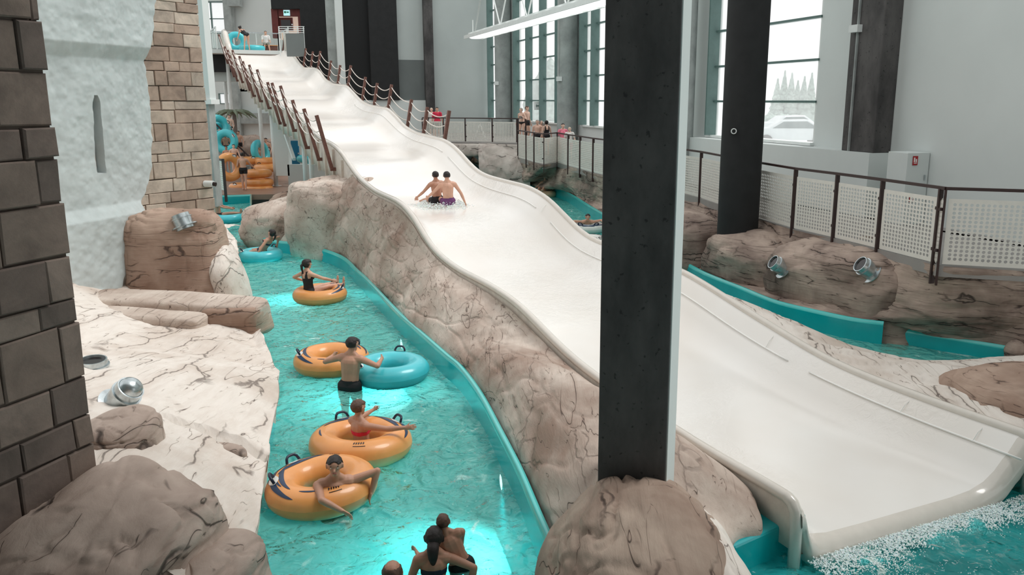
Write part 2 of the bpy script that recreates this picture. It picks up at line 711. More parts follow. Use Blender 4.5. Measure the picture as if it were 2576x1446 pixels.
def loft(rows, nu, nv, amp=.12, freq=(.9, .9, .9), seed=1, keep0=True, keep1=True, rot=0.0, crk=.035, win=.12):
    R = np.array([catmull(r, nu) for r in rows])      # rows, nu, 3
    A = np.zeros((nu, nv, 3))
    for i in range(nu):
        A[i] = catmull(R[:, i, :], nv)
    N = grid_normals(A)
    if N[:, :, 2].mean() < 0:
        N = -N
    c_, s_ = math.cos(rot), math.sin(rot)
    Q = A.reshape(-1, 3).copy()
    Q = np.stack([Q[:, 0] * c_ - Q[:, 1] * s_, Q[:, 0] * s_ + Q[:, 1] * c_, Q[:, 2]], 1) * np.array(freq)
    d = ridge(Q, seed).reshape(nu, nv) * amp + crackle(Q * .9, seed + 40).reshape(nu, nv) * crk
    v = np.linspace(0, 1, nv)[None, :]
    w = np.ones_like(v)
    if keep0: w = w * np.clip(v / .12, 0, 1)
    if keep1: w = w * np.clip((1 - v - win * .4) / win, 0, 1)
    return A + N * (d * w)[:, :, None]


def rock(name, label, A, mat, group=None, closed=False, parent=None):
    m = MB()
    m.grid(A)
    o = m.build(name, mat, parent, smooth=True, fix=False)
    if label:
        tag(o, label, 'rock', group)
    return o


def boulder(label, c, rad, mat, rz=0.0, p=3.0, amp=.1, freq=1.6, seed=1, tilt=(0, 0), group=None, name='boulder', n=56, zs=2.5, cat='rock', kind=None):
    """rounded block: superellipsoid with strata and dents"""
    th = np.linspace(0, 2 * math.pi, n * 2, endpoint=False)
    ph = np.linspace(-math.pi / 2, math.pi / 2, n)
    T, PH = np.meshgrid(th, ph, indexing='ij')
    pw = lambda a, e: np.sign(a) * np.abs(a) ** e
    e = 2 / p
    X = pw(np.cos(PH), e) * pw(np.cos(T), e)
    Y = pw(np.cos(PH), e) * pw(np.sin(T), e)
    Z = pw(np.sin(PH), e)
    A = np.stack([X * rad[0], Y * rad[1], Z * rad[2]], 2)
    N = A / (np.linalg.norm(A, axis=2, keepdims=True) + 1e-9)
    Q = A.reshape(-1, 3) * np.array([freq * .6, freq * .6, freq * zs / 2.0]) + seed * 5.1
    d = ridge(Q, seed).reshape(T.shape) * amp + fbm(A.reshape(-1, 3) * .7 + seed, seed + 3, 2).reshape(T.shape) * amp * .9
    d = d + crackle(A.reshape(-1, 3) * np.array([1, 1, 1.6]) * (1.1 / max(.6, max(rad) * .8)) + seed * 3.3, seed + 40, .045).reshape(T.shape) * min(.045, .07 * min(rad))
    A = A + N * d[:, :, None]
    Rm = Matrix.Rotation(rz, 3, 'Z') @ Matrix.Rotation(tilt[0], 3, 'X') @ Matrix.Rotation(tilt[1], 3, 'Y')
    R = np.array(Rm)
    A = A @ R.T + np.array([0, 0, 0.0])
    nu, nv = T.shape
    m = MB()
    m.grid(A, closed_u=True)
    me_o = m.build(name, mat, None, smooth=True, fix=True)
    me_o.location = Vector(c)
    ORG[me_o] = Vector(c)
    tag(me_o, label, cat, group, kind)
    return me_o

# ================================================================ STRUCTURE
def struct(name, mb, mat, **kw):
    o = mb.build(name, mat, None, **kw)
    o['kind'] = 'structure'
    return o


WA = Vector((-.311, .950, 0)).normalized()     # direction of the window wall, going away
WB = Vector((.950, .311, 0)).normalized()      # outwards through the window wall
W0 = Vector((8.17, 20.3, 0))


def wt(px, py=300):
    """distance along the window wall of a picture column"""
    return online(px, py, W0, WA)[0]


def wpt(t, z, off=0.0):
    p = W0 + WA * t + WB * off
    return Vector((p.x, p.y, z))


def wall_box(t0, t1, z0, z1, off0, off1, mb=None):
    mb = mb or MB()
    c = (wpt(t0, z0, off0) + wpt(t1, z1, off1)) / 2
    mb.box(c, (abs(off1 - off0), abs(t1 - t0), z1 - z0), M=Matrix((WB, WA, Vector((0, 0, 1)))).transposed())
    return mb


# pool floor, deck floors
m = MB(); m.box((-6, 30, -1.25), (36, 60, .2)); struct('pool_floor', m, M['teal_floor'])

# ---- window wall (right)
TC = wt(1232)
t_near = -16.0
spans = [(wt(2062, 150), wt(1790, 150)), (wt(1700, 150), wt(1468, 150)), (wt(1437, 150), wt(1297, 150)), (wt(1277, 150), TC)]
segs = []
t = t_near
for a, b in spans:
    segs.append((t, a)); t = b
WTOP = 13.0
m = MB()
for a, b in segs:
    wall_box(a, b, 1.0, WTOP, 0, .35, m)
for a, b in spans:
    wall_box(a, b, 1.0, 3.2, 0, .35, m)
    wall_box(a, b, WTOP - 1.5, WTOP, 0, .35, m)
struct('wall_right', m, M['wall'])

ROWZ = [3.25 + 1.09 * k for k in range(14)]
divs = [[0, .5, 1], [0, .22, .45, .67, .86, 1], None, None]
g2 = [wt(x, 150) for x in (1303, 1335, 1370, 1410, 1437)]
g1 = [wt(x, 150) for x in (1237, 1263, 1277)]
divs[0] = [spans[0][0], spans[0][1] - .3]
divs[1] = [spans[1][0], spans[1][0] * .72 + spans[1][1] * .28, spans[1][0] * .45 + spans[1][1] * .55, spans[1][0] * .18 + spans[1][1] * .82, spans[1][1] - .2]
divs[2] = sorted(g2)
divs[3] = sorted(g1)
for k, (a, b) in enumerate(spans):
    fr = MB()
    wall_box(a, b, 3.18, 3.26, -.12, .3, fr)
    wall_box(a, a + .05, 3.24, WTOP - 1.5, .0, .2, fr)
    wall_box(b - .05, b, 3.24, WTOP - 1.5, .0, .2, fr)
    w = struct('window_%d' % (k + 1), fr, M['white_paint'])
    n = 0
    for i, d in enumerate(divs[k]):
        if k == 0 and i == 0:
            continue
        fb = MB()
        wall_box(d - .035, d + .035, 3.26, WTOP - 1.5, -.30, .12, fb)
        fb.build('mullion', M['frame_green'], w)
    for z in ROWZ[1:]:
        if z < WTOP - 1.5:
            fb = MB()
            wall_box(a, b, z - .03, z + .03, -.05, .1, fb)
            fb.build('transom', M['frame_green'], w)
    ds = sorted(set([a] + list(divs[k]) + [b]))
    for i in range(len(ds) - 1):
        if ds[i + 1] - ds[i] < .15:
            continue
        for j in range(len(ROWZ) - 1):
            if ROWZ[j + 1] > WTOP - 1.5 or j > 8:
                continue
            gb = MB()
            p = [wpt(ds[i], ROWZ[j], .08), wpt(ds[i + 1], ROWZ[j], .08), wpt(ds[i + 1], ROWZ[j + 1], .08), wpt(ds[i], ROWZ[j + 1], .08)]
            gb.add(p, [(0, 1, 2, 3)])
            gb.build('pane', M['glass'], w, fix=False)

# low bench wall along the windows
m = MB()
wall_box(-.35, wt(1757, 343), 1.5, 3.17, -.6, 0, m)
struct('trim_1', m, M['wall'])
# terrace floors
corner = wpt(TC, 0)
def deck_poly(pts): return [(p.x, p.y) for p in pts]
RAIL = [(2700, 484), (2576, 480), (2380, 474), (2368, 472), (2222, 452), (2108, 437), (2003, 424), (1900, 407), (1765, 382), (1650, 366), (1560, 356), (1493, 348), (1460, 343), (1430, 339), (1402, 334), (1368, 337), (1344, 334), (1324, 331), (1303, 328)]
TZ = 1.65
RZ = 2.95
RP = [onz(x, y, RZ) for x, y in RAIL]
RP[0] = RP[1] + (RP[1] - RP[2]).normalized() * 3
poly = [(p.x, p.y) for p in RP]
poly += [(RP[-1].x - .3, RP[-1].y + 3), (wpt(TC, 0).x, wpt(TC, 0).y), (wpt(-12, 0).x, wpt(-12, 0).y)]
m = MB(); m.prism(poly, 1.45, TZ); struct('terrace_floor', m, M['deck_grey'])
# upper terrace further back
up = [ony(1060, 300, 43.5), ony(1303, 300, 41.5)]
poly = [(up[0].x, up[0].y), (up[1].x, up[1].y), (wpt(27, 0).x, wpt(27, 0).y), (corner.x, corner.y), (corner.x - 9.5, corner.y - 3.1)]
m = MB(); m.prism(poly, 1.6, 2.3); struct('upper_terrace_floor', m, M['deck_grey'])

# back wall (perpendicular to the windows)
def bpt(s, z, off=0.0):
    p = corner - WB * s + WA * off
    return Vector((p.x, p.y, z))


def bbox(s0, s1, z0, z1, off0=0, off1=.4, mb=None):
    mb = mb or MB()
    c = (bpt(s0, z0, off0) + bpt(s1, z1, off1)) / 2
    mb.box(c, (abs(s1 - s0), abs(off1 - off0), z1 - z0), M=Matrix((WB, WA, Vector((0, 0, 1)))).transposed())
    return mb


def bs(px, py=150):
    return -online(px, py, corner, WB)[0]


struct('wall_back', bbox(0, bs(1086), 0, WTOP), M['wall_dim'])
struct('trim_2', bbox(bs(1088), bs(1066), 0, WTOP, -.45, .3), M['pillar'])
struct('trim_3', bbox(bs(1066), bs(990), 9.0 - 2.2, WTOP, 0, .4), M['wall_dim'])
struct('trim_4', bbox(bs(1066), bs(985), bpt(0, 0).z + 4.35, 6.8, .0, .4), M['wall_grey'])
struct('trim_5', bbox(bs(1066), bs(985) + 2.6, 0, 4.35, -.2, .4), M['wall'])
# black cladding blocks
m = bbox(bs(1000), bs(930), 4.35, WTOP, -.35, 1.0)
struct('trim_18', m, M['black'])
m = bbox(bs(935), bs(866), 4.35, WTOP, -.1, 1.2)
struct('trim_19', m, plain('black_cladding', S(22, 23, 24), .8, var=.05))
m = bbox(bs(866), bs(848), 0, WTOP, -.4, .0)
struct('white_column', m, M['wall'])
m = bbox(bs(850), bs(827), 0, WTOP, .0, .5)
struct('grey_column', m, M['concrete'])

# far hall behind the slide
YF = 64.0


def fbox(px0, py0, px1, py1, Y, dep=.4, mb=None):
    pm = (min(max(py0, 0), 400) + max(min(py1, 500), 30)) / 2
    a, b = ony(px0, py0, Y), ony(px1, py1, Y)
    a.x, b.x = ony(px0, pm, Y).x, ony(px1, pm, Y).x
    mb = mb or MB()
    mb.box(((a.x + b.x) / 2, Y + dep / 2, (a.z + b.z) / 2), (abs(b.x - a.x), dep, abs(a.z - b.z)))
    return mb


W1 = [(507, 5, 577, 83)]
m = MB()
fbox(420, -300, 507, 560, YF, .4, m)
fbox(507, -300, 850, 3, YF, .4, m)
fbox(578, 3, 850, 230, YF, .4, m)
fbox(507, 84, 578, 204, YF, .4, m)
fbox(507, 204, 525, 228, YF, .4, m)
fbox(538, 204, 850, 228, YF, .4, m)
fbox(507, 228, 850, 235, YF, .4, m)
fbox(507, 235, 550, 261, YF, .4, m)
fbox(600, 235, 850, 261, YF, .4, m)
fbox(507, 261, 850, 470, YF, .4, m)
struct('wall_far', m, M['wall'])
for k, (a, b, c, d, vs, hs) in enumerate(((507, 4, 578, 84, (531,), (47,)), (525, 204, 538, 228, (), ()), (550, 235, 600, 261, (), ()))):
    fr = MB()
    e = 2.0 if k == 0 else 1.5
    for q in ((a, b, c, b + e), (a, d - e, c, d), (a, b, a + e, d), (c - e, b, c, d)):
        fbox(*q, YF - .05, .3, fr)
    w = struct('window_%d' % (5 + k), fr, M['frame_green'])
    for x in vs:
        fbox(x - 1.2, b, x + 1.2, d, YF, .2).build('mullion', M['frame_green'], w)
    for y in hs:
        fbox(a, y - 1, c, y + 1, YF, .2).build('transom', M['frame_green'], w)
    xs = [a] + list(vs) + [c]
    ys = [b] + list(hs) + [d]
    for i in range(len(xs) - 1):
        for j in range(len(ys) - 1):
            p = [ony(xs[i], ys[j], YF + .15), ony(xs[i + 1], ys[j], YF + .15), ony(xs[i + 1], ys[j + 1], YF + .15), ony(xs[i], ys[j + 1], YF + .15)]
            MB().add(p, [(0, 1, 2, 3)]).build('pane', M['glass'], w, fix=False)
# projecting grey members of the far hall
struct('trim_6', fbox(578, -120, 597, 470, YF - .8, .7), M['concrete'])
struct('trim_7', fbox(518, 285, 700, 311, YF - .6, .5), M['concrete'])
struct('trim_8', fbox(572, -140, 600, 15, YF - 1.2, .9), M['concrete'])
struct('trim_9', fbox(682, -260, 852, 22, 58, .4), M['black'])
m = MB(); fbox(763, 22, 850, 330, 58, .4, m); fbox(750, 90, 764, 330, 58, .4, m)
struct('trim_10', m, M['black'])
m = MB(); fbox(684, 22, 700, 96, 58.3, .3, m); fbox(700, 22, 764, 41, 58.3, .3, m); fbox(751, 41, 764, 100, 58.3, .3, m)
struct('trim_11', m, M['red_brown'])
m = fbox(700, 41, 752, 100, 59.4, .2); o = struct('lobby_wall', m, M['warm_lit'])
o = struct('door_1', fbox(703, 44, 736, 78, 58.5, .15), M['red_brown'])
fbox(707, 50, 731, 74, 58.4, .06).build('door_window', M['dark_glass'], o)
fbox(733, 60, 735, 63, 58.3, .15).build('door_handle', M['steel'], o)
# balcony mass left of the slide top (dark fascia) and its ledge
struct('trim_12', fbox(518, 136, 592, 181, 52, 1.5), M['black'])
struct('trim_13', fbox(510, 121, 560, 136, 51.6, 2), M['concrete'])
struct('trim_14', fbox(518, 181, 592, 205, 52.4, .6), M['wall_dim'])
# deck floor at the far end of the river
A, B = onz(520, 494, .3), onz(760, 489, .3)
m = MB(); m.prism([(A.x - 6, A.y), (-8.3, B.y), (-8.3, 31), (-4.6, 31), (-4.6, 64), (-33, 64), (-33, A.y)], .1, .33)
struct('far_deck_floor', m, M['deck'])
# white block under the slide and the blue doorway
DY = 41.5
struct('partition_wall', fbox(690, 298, 724, 442, 40, .5), M['wall'])
struct('partition_side_wall', fbox(724, 345, 850, 354, 43, .4, fbox(756, 296, 850, 345, 43, .4, fbox(690, 290, 756, 300, 43, .4))), M['wall'])
o = struct('door_2', fbox(724, 354, 752, 416, 42.5, .1), M['blue_door'])
fbox(749, 384, 751, 388, 42.4, .1).build('door_handle', M['steel'], o)
struct('low_partition_wall', fbox(724, 414, 850, 470, 40, .3), M['wall_dim'])
# blue-grey back of the store under the slide
struct('store_wall', fbox(724, 350, 860, 420, 46, .2), M['wall'])

# room sides out of frame: left wall, wall behind the camera; unseen slab added overhead to shade the near tower
m = MB(); m.box((-36.0, 29, 6), (.4, 70, 14)); struct('wall_left', m, M['wall_dim'])
m = MB(); m.box((-10, -5.2, 6), (52, .4, 14)); struct('wall_behind', m, M['wall_grey'])
m = MB(); m.box((-2, .6, 7.2), (22, 11.2, .5)); struct('added_shade_slab', m, M['wall_grey'])

# outdoors beyond the windows
gc = wpt(14, 1.9, 40)
m = MB(); m.box((gc.x, gc.y, 1.75), (78, 140, .3), M=Matrix((WB, WA, Vector((0, 0, 1)))).transposed())
struct('outdoor_ground', m, M['glare_ground'])

# ================================================================ WATER SLIDE
TH = math.radians(25.5)
SD = Vector((-math.sin(TH), math.cos(TH), 0))
SN = Vector((math.cos(TH), math.sin(TH), 0))
SP = onz(2000, 1420, 0)
SW = 3.38
TL = [(-.2, .64), (.3, .65), (1.2, .62), (2.1, .63), (4.0, .70), (4.9, .80), (5.9, 1.01), (6.6, 1.15), (7.7, 1.21), (9.4, 1.2), (10.5, 1.29), (11.3, 1.48), (11.9, 1.76), (12.6, 1.98), (13.4, 2.09), (15.5, 2.13), (17.0, 2.3), (18.0, 2.54), (18.8, 2.78), (19.6, 2.98), (20.5, 3.08), (22.4, 3.2), (23.7, 3.4), (25.0, 3.68), (26.2, 3.95), (27.3, 4.03), (29.5, 4.1), (31.0, 4.4), (32.6, 4.8), (34.3, 4.92), (36.5, 5.1), (37.6, 5.35), (39.2, 5.75), (40.6, 5.87), (43.3, 6.0), (44.6, 6.25), (46.0, 6.62), (47.2, 7.0), (48.7, 7.5), (50, 7.75)]
TR = [(-.2, .70), (.1, .7), (.9, .67), (2.3, .66), (3.2, .70), (4.1, .85), (5.1, 1.02), (6.1, 1.22), (7.0, 1.35), (9.9, 1.39), (10.6, 1.46), (11.2, 1.65), (11.9, 1.9), (12.6, 2.12), (13.6, 2.25), (15.5, 2.27), (16.5, 2.3), (17.2, 2.4), (18.0, 2.65), (18.8, 2.93), (19.8, 3.13), (21.3, 3.2), (22.7, 3.24), (24.2, 3.42), (25.3, 3.76), (26.4, 4.05), (28.9, 4.13), (30.5, 4.3), (31.8, 4.64), (33.2, 5.0), (36.0, 5.1), (37.8, 5.35), (39.3, 5.85), (40.6, 6.0), (43.4, 6.08), (44.8, 6.4), (46.2, 6.82), (48, 7.15), (49.5, 7.6), (50, 7.8)]


def zl(t): return float(np.interp(t, [a for a, b in TL], [b for a, b in TL]))
def zr(t): return float(np.interp(t, [a for a, b in TR], [b for a, b in TR]))


def sm(f, t): return sum(f(t + k * .15) for k in (-3, -2, -1, 0, 1, 2, 3)) / 7


def zfl(t):
    z = .5 * (sm(zl, t) + sm(zr, t)) - .52
    if t > 46: z += (t - 46) / 4 * .3
    return z


def slp(t, u, z):
    p = SP + SD * t + SN * u
    return Vector((p.x, p.y, z))


slide = thing('water_slide', 'long wide white wave slide descending in humps from high platform to pool', 'water slide', slp(0, SW / 2, 0))
ts = np.arange(.13, 48.4, .22)
prof = []
for t in ts:
    a, b, f = sm(zl, t), sm(zr, t), zfl(t)
    e = 0
    f -= e
    inner = [(0, a), (.05, a - .03), (.10, f + .30), (.16, f + .16), (.28, f + .05), (.5, f + .01), (1.0, f), (1.7, f), (2.3, f + .0), (2.6, f + .02), (2.82, f + .08), (2.98, f + .18), (3.10, f + .30), (3.16, f + .34), (3.30, b - .04), (3.38, b)]
    outer = [(3.42, b - .03), (3.38, f + .2), (3.2, f - .04), (2.2, f - .08), (1.0, f - .08), (.1, f - .08), (-.04, f), (-.05, a - .04)]
    prof.append([slp(t, u, z) for u, z in inner + outer])
A = np.array([[list(p) for p in r] for r in prof])
NI = 16
m = MB(); m.grid(A[:, :NI])
m.build('chute', M['slide'], slide, smooth=True, fix=False)
B_ = np.concatenate([A[:, NI - 1:], A[:, :1]], axis=1)
B_ = np.concatenate([B_[:1] - np.array([SD.x, SD.y, 0]) * .10, B_], axis=0)
m = MB(); m.grid(B_)
m.build('outer_shell', M['slide_under'], slide, smooth=True)
# lip
m = MB()
f0 = zfl(.13)
lip = [(.02, f0 + .0), (-.06, f0 - .01), (-.13, f0 - .05), (-.18, f0 - .12), (-.19, f0 - .22), (-.15, f0 - .3), (-.05, f0 - .34)]
G = []
i0 = prof[0][:NI]
for q in i0:
    G.append([[q.x + SD.x * a, q.y + SD.y * a, q.z + z - f0] for a, z in [(0, f0)] + lip[1:]])
m.grid(np.array(G)); m.build('lip', M['slide_rim'], slide, smooth=True)
# rims: rounded edges which turn down at the pool end
for side in (0, 1):
    fz = zr if side else zl
    u = SW + .02 if side else -.01
    pts = [slp(t, u, sm(fz, t)) for t in np.arange(48.2, .19, -.25)]
    z0 = sm(fz, 0)
    pts += [slp(.16, u, z0 - .0), slp(.08, u, z0 - .03), slp(.03, u, z0 - .10), slp(.01, u, z0 - .24), slp(.01, u, -.12)]
    MB().tube(pts, .062, 10).build('rim', M['slide_rim'], slide, smooth=True)
# moulded seam lines on the right wall
for (a, b) in ((-.05, 3.4), (3.7, 12.1), (12.6, 19), (19.4, 31)):
    pts = []
    for t in np.arange(a, b, .3):
        z = zfl(t) + .352
        pts.append(slp(t, 3.15, z))
    MB().tube(pts, .012, 6).build('seam', M['seam'], slide, smooth=True)
for t in (.55, 1.6, 4.2, 8.5, 12.3, 17, 22, 27):
    pts = [slp(t, u, z) for u, z in ((3.14, zfl(t) + .35), (3.22, (zfl(t) + .35 + sm(zr, t)) / 2 - .0), (3.30, sm(zr, t) - .05))]
    MB().tube(pts, .006, 4).build('seam', M['seam'], slide)
# flanged side panels under the left rim, with bolt holes
for t in np.arange(17.6, 44, 1.15):
    a, f = sm(zl, t), zfl(t)
    fl = MB(); fl.bar(slp(t, -.10, a - .06), slp(t, -.10, f - .55), .10, .05, up=tuple(SD))
    o = fl.build('flange', M['slide_under'], slide)
    for k in range(4):
        z = a - .2 - k * .2
        q = slp(t, -.135, z)
        MB().lathe([(.0, .012), (.022, .012), (.022, -.01)], q, 8, Matrix((SD, Vector((0, 0, 1)), -SN)).transposed()).build('bolt', M['rail_brown'], o)
sk = []
for t in np.arange(17.2, 44, .25):
    a, f = sm(zl, t), zfl(t)
    sk.append([list(slp(t, -.06, a - .05)), list(slp(t, -.075, f - .15)), list(slp(t, -.06, f - .5))])
MB().grid(np.array(sk)).build('side_panel', M['slide_under'], slide, smooth=True, solid=.03)
# steel columns carrying the slide
for px, py, z0 in ((727, 300, .3), (742, 300, .3), (857, 400, 1.9), (793, 400, .5), (656, 300, .3), (625, 240, .3)):
    t, p = online(px, py, SP - SN * .0, SD)
    q = slp(t, .5, 0)
    MB().tube([(q.x, q.y, z0), (q.x, q.y, zfl(t) - .05)], .10, 12).build('column', M['white_paint'], slide, smooth=True)
    MB().box((q.x, q.y, z0 + .02), (.4, .4, .04)).build('base_plate', M['white_paint'], slide)
b0, b1 = slp(33, .3, zfl(33) - .5), slp(29.5, .3, zfl(29.5) - 1.6)
MB().bar(b0, b1, .12).build('brace', M['white_paint'], slide)

# foam and shallow water running down the slide
def slide_patch(name, t0, t1, u0, u1, lift, mat):
    G = []
    for t in np.linspace(t0, t1, 40):
        G.append([list(slp(t, u, zfl(t) + lift + .012 * math.sin(9 * t + 5 * u) * math.sin(4 * u))) for u in np.linspace(u0, u1, 30)])
    m = MB(); m.grid(np.array(G))
    return m.build(name, mat, slide, smooth=True, fix=False)


# ================================================================ RAILINGS ON THE SLIDE
LFEET = [(833, 418, 806, 288), (800, 404, 773, 286), (769, 368, 752, 263), (737, 324, 715, 218), (715, 320, 691, 221), (702, 298, 674, 203), (674, 260, 646, 170), (654, 260, 632, 174), (636, 237, 620, 160), (626, 212, 601, 134), (609, 213, 589, 139), (595, 194, 581, 127), (586, 172, 567, 105), (571, 151, 550, 68)]
RFEET = [(708.5, 107), (724, 136), (737.6, 138), (759, 169), (776, 172), (794, 169), (821, 206), (843, 212), (869, 213), (905.5, 255), (934, 266), (969, 270), (1018, 319), (1057, 338), (1110, 346)]


def railing(side, label):
    root = thing('rope_railing', label, 'railing', slp(20, SW if side else 0, zfl(20)))
    tops = []
    if side == 0:
        feet = []
        for fx, fy, tx, ty in LFEET:
            t, p = online(fx, fy, SP - SN * .22, SD)
            feet.append((t, p.z, fx, fy, tx, ty))
        for t, z, fx, fy, tx, ty in feet:
            zz = sm(zl, t) - .62
            L = 1.62
            a = slp(t, -.20, zz)
            b = a + (-SN * math.sin(math.radians(13)) + Vector((0, 0, math.cos(math.radians(13))))) * L
            po = MB().bar(a, b, .10, .12, up=tuple(SD)).build('post', M['post_brown'], root, bevel=.008)
            MB().bar(a + SN * -.05, a + SN * .42, .10, .10).build('bracket', M['post_brown'], po)
            tops.append((b, (b - a).normalized()))
    else:
        for fx, fy in RFEET:
            t, p = online(fx, fy, SP + SN * (SW + .08), SD)
            a = slp(t, SW + .10, sm(zr, t) - .5)
            b = a + (SN * math.sin(math.radians(11)) + Vector((0, 0, math.cos(math.radians(11))))) * 1.42
            po = MB().bar(a, b, .10, .12, up=tuple(SD)).build('post', M['post_brown'], root, bevel=.008)
            tops.append((b, (b - a).normalized()))
    tops.sort(key=lambda q: q[0].y)
    for i in range(len(tops) - 1):
        (a, da), (b, db) = tops[i], tops[i + 1]
        for k in range(3):
            p, q = a - da * (.10 + .33 * k), b - db * (.10 + .33 * k)
            L = (q - p).length
            pts = [p.lerp(q, s_) - Vector((0, 0, 4 * min(.16, .09 * L) * s_ * (1 - s_))) for s_ in np.linspace(0, 1, 9)]
            MB().tube(pts, .017, 6).build('rope', M['rope'], root, smooth=True)
    return root


railing(0, 'brown post and rope railing along the left edge of the slide')
railing(1, 'brown post and rope railing along the right edge of the slide')

# top platform of the slide
PT = slp(48.6, 0, 7.28)
pl = thing('start_platform', 'white start platform with glass balustrade at the top of the slide', 'platform', slp(50.5, SW / 2, 7.2))
m = MB(); c = slp(50.4, SW / 2, 7.15); m.box(c, (SW + 2.2, 4.2, .22), rz=TH); m.build('floor_slab', M['wall'], pl)
bal = []
c0, c1, c2, c3 = slp(48.6, -.6, 7.28), slp(52.3, -.6, 7.28), slp(52.3, SW + .1, 7.28), slp(48.8, SW + .1, 7.28)
for a, b in ((c0, c1), (c1, c2), (c2, c3)):
    MB().bar(a + Vector((0, 0, 1.25)), b + Vector((0, 0, 1.25)), .06).build('handrail', M['steel'], pl)
    n = 3
    for i in range(n + 1):
        p = a.lerp(b, i / n)
        MB().bar(p, p + Vector((0, 0, 1.25)), .05).build('baluster', M['white_paint'], pl)
    MB().add([a + Vector((0, 0, .1)), b + Vector((0, 0, .1)), b + Vector((0, 0, 1.2)), a + Vector((0, 0, 1.2))], [(0, 1, 2, 3)]).build('glass_panel', M['clear'], pl, fix=False)
for u in (-.1, SW + .12):
    pts = [slp(46.6, u, sm(zl, 46.6) + .1), slp(47.6, u, 7.6), slp(48.4, u, 8.15), slp(49.0, u, 8.3), slp(49.3, u, 8.0), slp(49.4, u, 7.2)]
    MB().tube(pts, .16, 10).build('gate_post', M['slide_rim'], pl, smooth=True)
for (a, b) in ((50.5, .4), (51.2, 1.2)):
    pass
for px in (600, 640):
    p = ony(px, 140, 50)
m = MB()
for u in (0, SW):
    for t in (49.5, 52):
        q = slp(t, u, 0)
        m.tube([(q.x, q.y, .3), (q.x, q.y, 7.1)], .11, 10)
m.build('column', M['white_paint'], pl, smooth=True)
# stair balustrade right of the platform
st = thing('stair_balustrade', 'white railed grey stair balustrade beside the slide top below the doorway', 'balustrade', ony(730, 140, 49))
fbox(720, 84, 765, 142, 49, .1).build('side_panel', M['wall_grey'], st)
for k in range(4):
    fbox(700, 66 + 5 * k, 765, 67.6 + 5 * k, 49, .05).build('rail_bar', M['white_paint'], st)
for x in (703, 726, 750, 765):
    fbox(x - 1, 66, x + 1, 142, 49.1, .06).build('baluster', M['white_paint'], st)
ex = fbox(713, 25, 728, 39, 58.15, .2).build('exit_sign', plain('lit_green_white_sign', S(150, 220, 225), .4, var=.02, emit=((.6, .95, 1, 1), .6)), None)
tag(ex, 'small lit pale green exit sign above the lobby doorway', 'sign')
for q in ((714.5, 28, 719, 33), (720.5, 29, 726, 32)):
    fbox(*q, 58.1, .06).build('pictogram', plain('exit_mark', S(30, 120, 90), .5), ex)

# ================================================================ RIVER BASINS
LR_R = [(628, 488), (628, 520), (632, 560), (640, 590), (690, 604), (763, 613), (852, 641), (896, 679), (920, 701), (1000, 786), (1041, 822), (1120, 892), (1150, 917), (1200, 985), (1250, 1080), (1300, 1180), (1350, 1300), (1415, 1446), (1450, 1530)]
LR_L = [(530, 497), (530, 520), (535, 560), (560, 620), (590, 690), (612, 750), (630, 800), (645, 850), (680, 920), (698, 985), (690, 1050), (662, 1200), (642, 1320), (620, 1430), (600, 1530)]
PR = catmull([onz(x, y, .35) for x, y in LR_R], 160)
PL = catmull([onz(x, y, .35) for x, y in LR_L], 160)
PL[:, 0] -= .07


def basin(name, P, outsign, top=.35, label=None, step=0):
    d = np.gradient(P[:, :2], axis=0)
    d /= np.linalg.norm(d, axis=1, keepdims=True)
    nrm = np.stack([d[:, 1], -d[:, 0]], 1) * outsign
    rows = []
    for o_, z in ((0, -1.2), (-.02, .0), (0, top - .07), (.015, top - .012), (.04, top), (.075, top - .008), (.09, top - .06), (.10, -1.2)):
        rows.append(np.column_stack([P[:, 0] + nrm[:, 0] * o_, P[:, 1] + nrm[:, 1] * o_, np.full(len(P), z)]))
    G = np.stack(rows, 1)
    mb = MB(); mb.grid(G[:, :3])
    w = struct(name, mb, M['teal'], smooth=True)
    mb = MB(); mb.grid(G[:, 2:7])
    mb.build('rim', M['teal_rim'], w, smooth=True)
    return w


basin('river_wall_right', PR, -1 if PR[0][1] < PR[-1][1] else 1 * -1)
basin('river_wall_left', PL, 1)
RR = [(1180, 400), (1215, 425), (1290, 452), (1326, 464), (1387, 470), (1423, 481), (1478, 514), (1530, 545), (1600, 588), (1712, 653), (1775, 686), (1866, 722), (1949, 755), (2053, 780), (2156, 801), (2223, 809)]
PRR = catmull([onz(x, y, .42) for x, y in RR], 140)
basin('river_wall_terrace_side', PRR, -1, .42)
PR2 = catmull([onz(x, y, .28) for x, y in ((2215, 812), (2248, 822), (2405, 848), (2576, 877), (2720, 905))], 30)
basin('river_wall_recess', PR2, -1, .28)
# end of basin below the far deck and the pool wall beside the slide
fe = np.array([list(onz(525, 493, .35)), list(onz(632, 489, .35))]); fe = catmull(fe, 8)
basin('river_wall_end', fe, -1)
pe = catmull([onz(x, y, .32) for x, y in ((2010, 1290), (1950, 1322), (1900, 1345), (1852, 1372), (1850, 1400), (1868, 1446), (1885, 1500))], 40)
pf = [onz(1846, 1374, .32), onz(2030, 1292, .32)]
dd = (pf[1] - pf[0]).normalized(); nn = Vector((-dd.y, dd.x, 0))
m = MB(); m.prism([(q.x, q.y) for q in (pf[0], pf[1], pf[1] + nn * .5, pf[0] + nn * .5)], -1.2, .32)
pw = struct('pool_wall_left', m, M['teal'], bevel=.03)
lf = [onz(1846, 1374, .32), onz(1868, 1446, .32), onz(1890, 1530, .32)]
m = MB(); m.prism([(q.x, q.y) for q in lf] + [(q.x - .25, q.y) for q in lf[::-1]], -1.2, .32)
struct('pool_wall_near', m, M['teal'], bevel=.03)


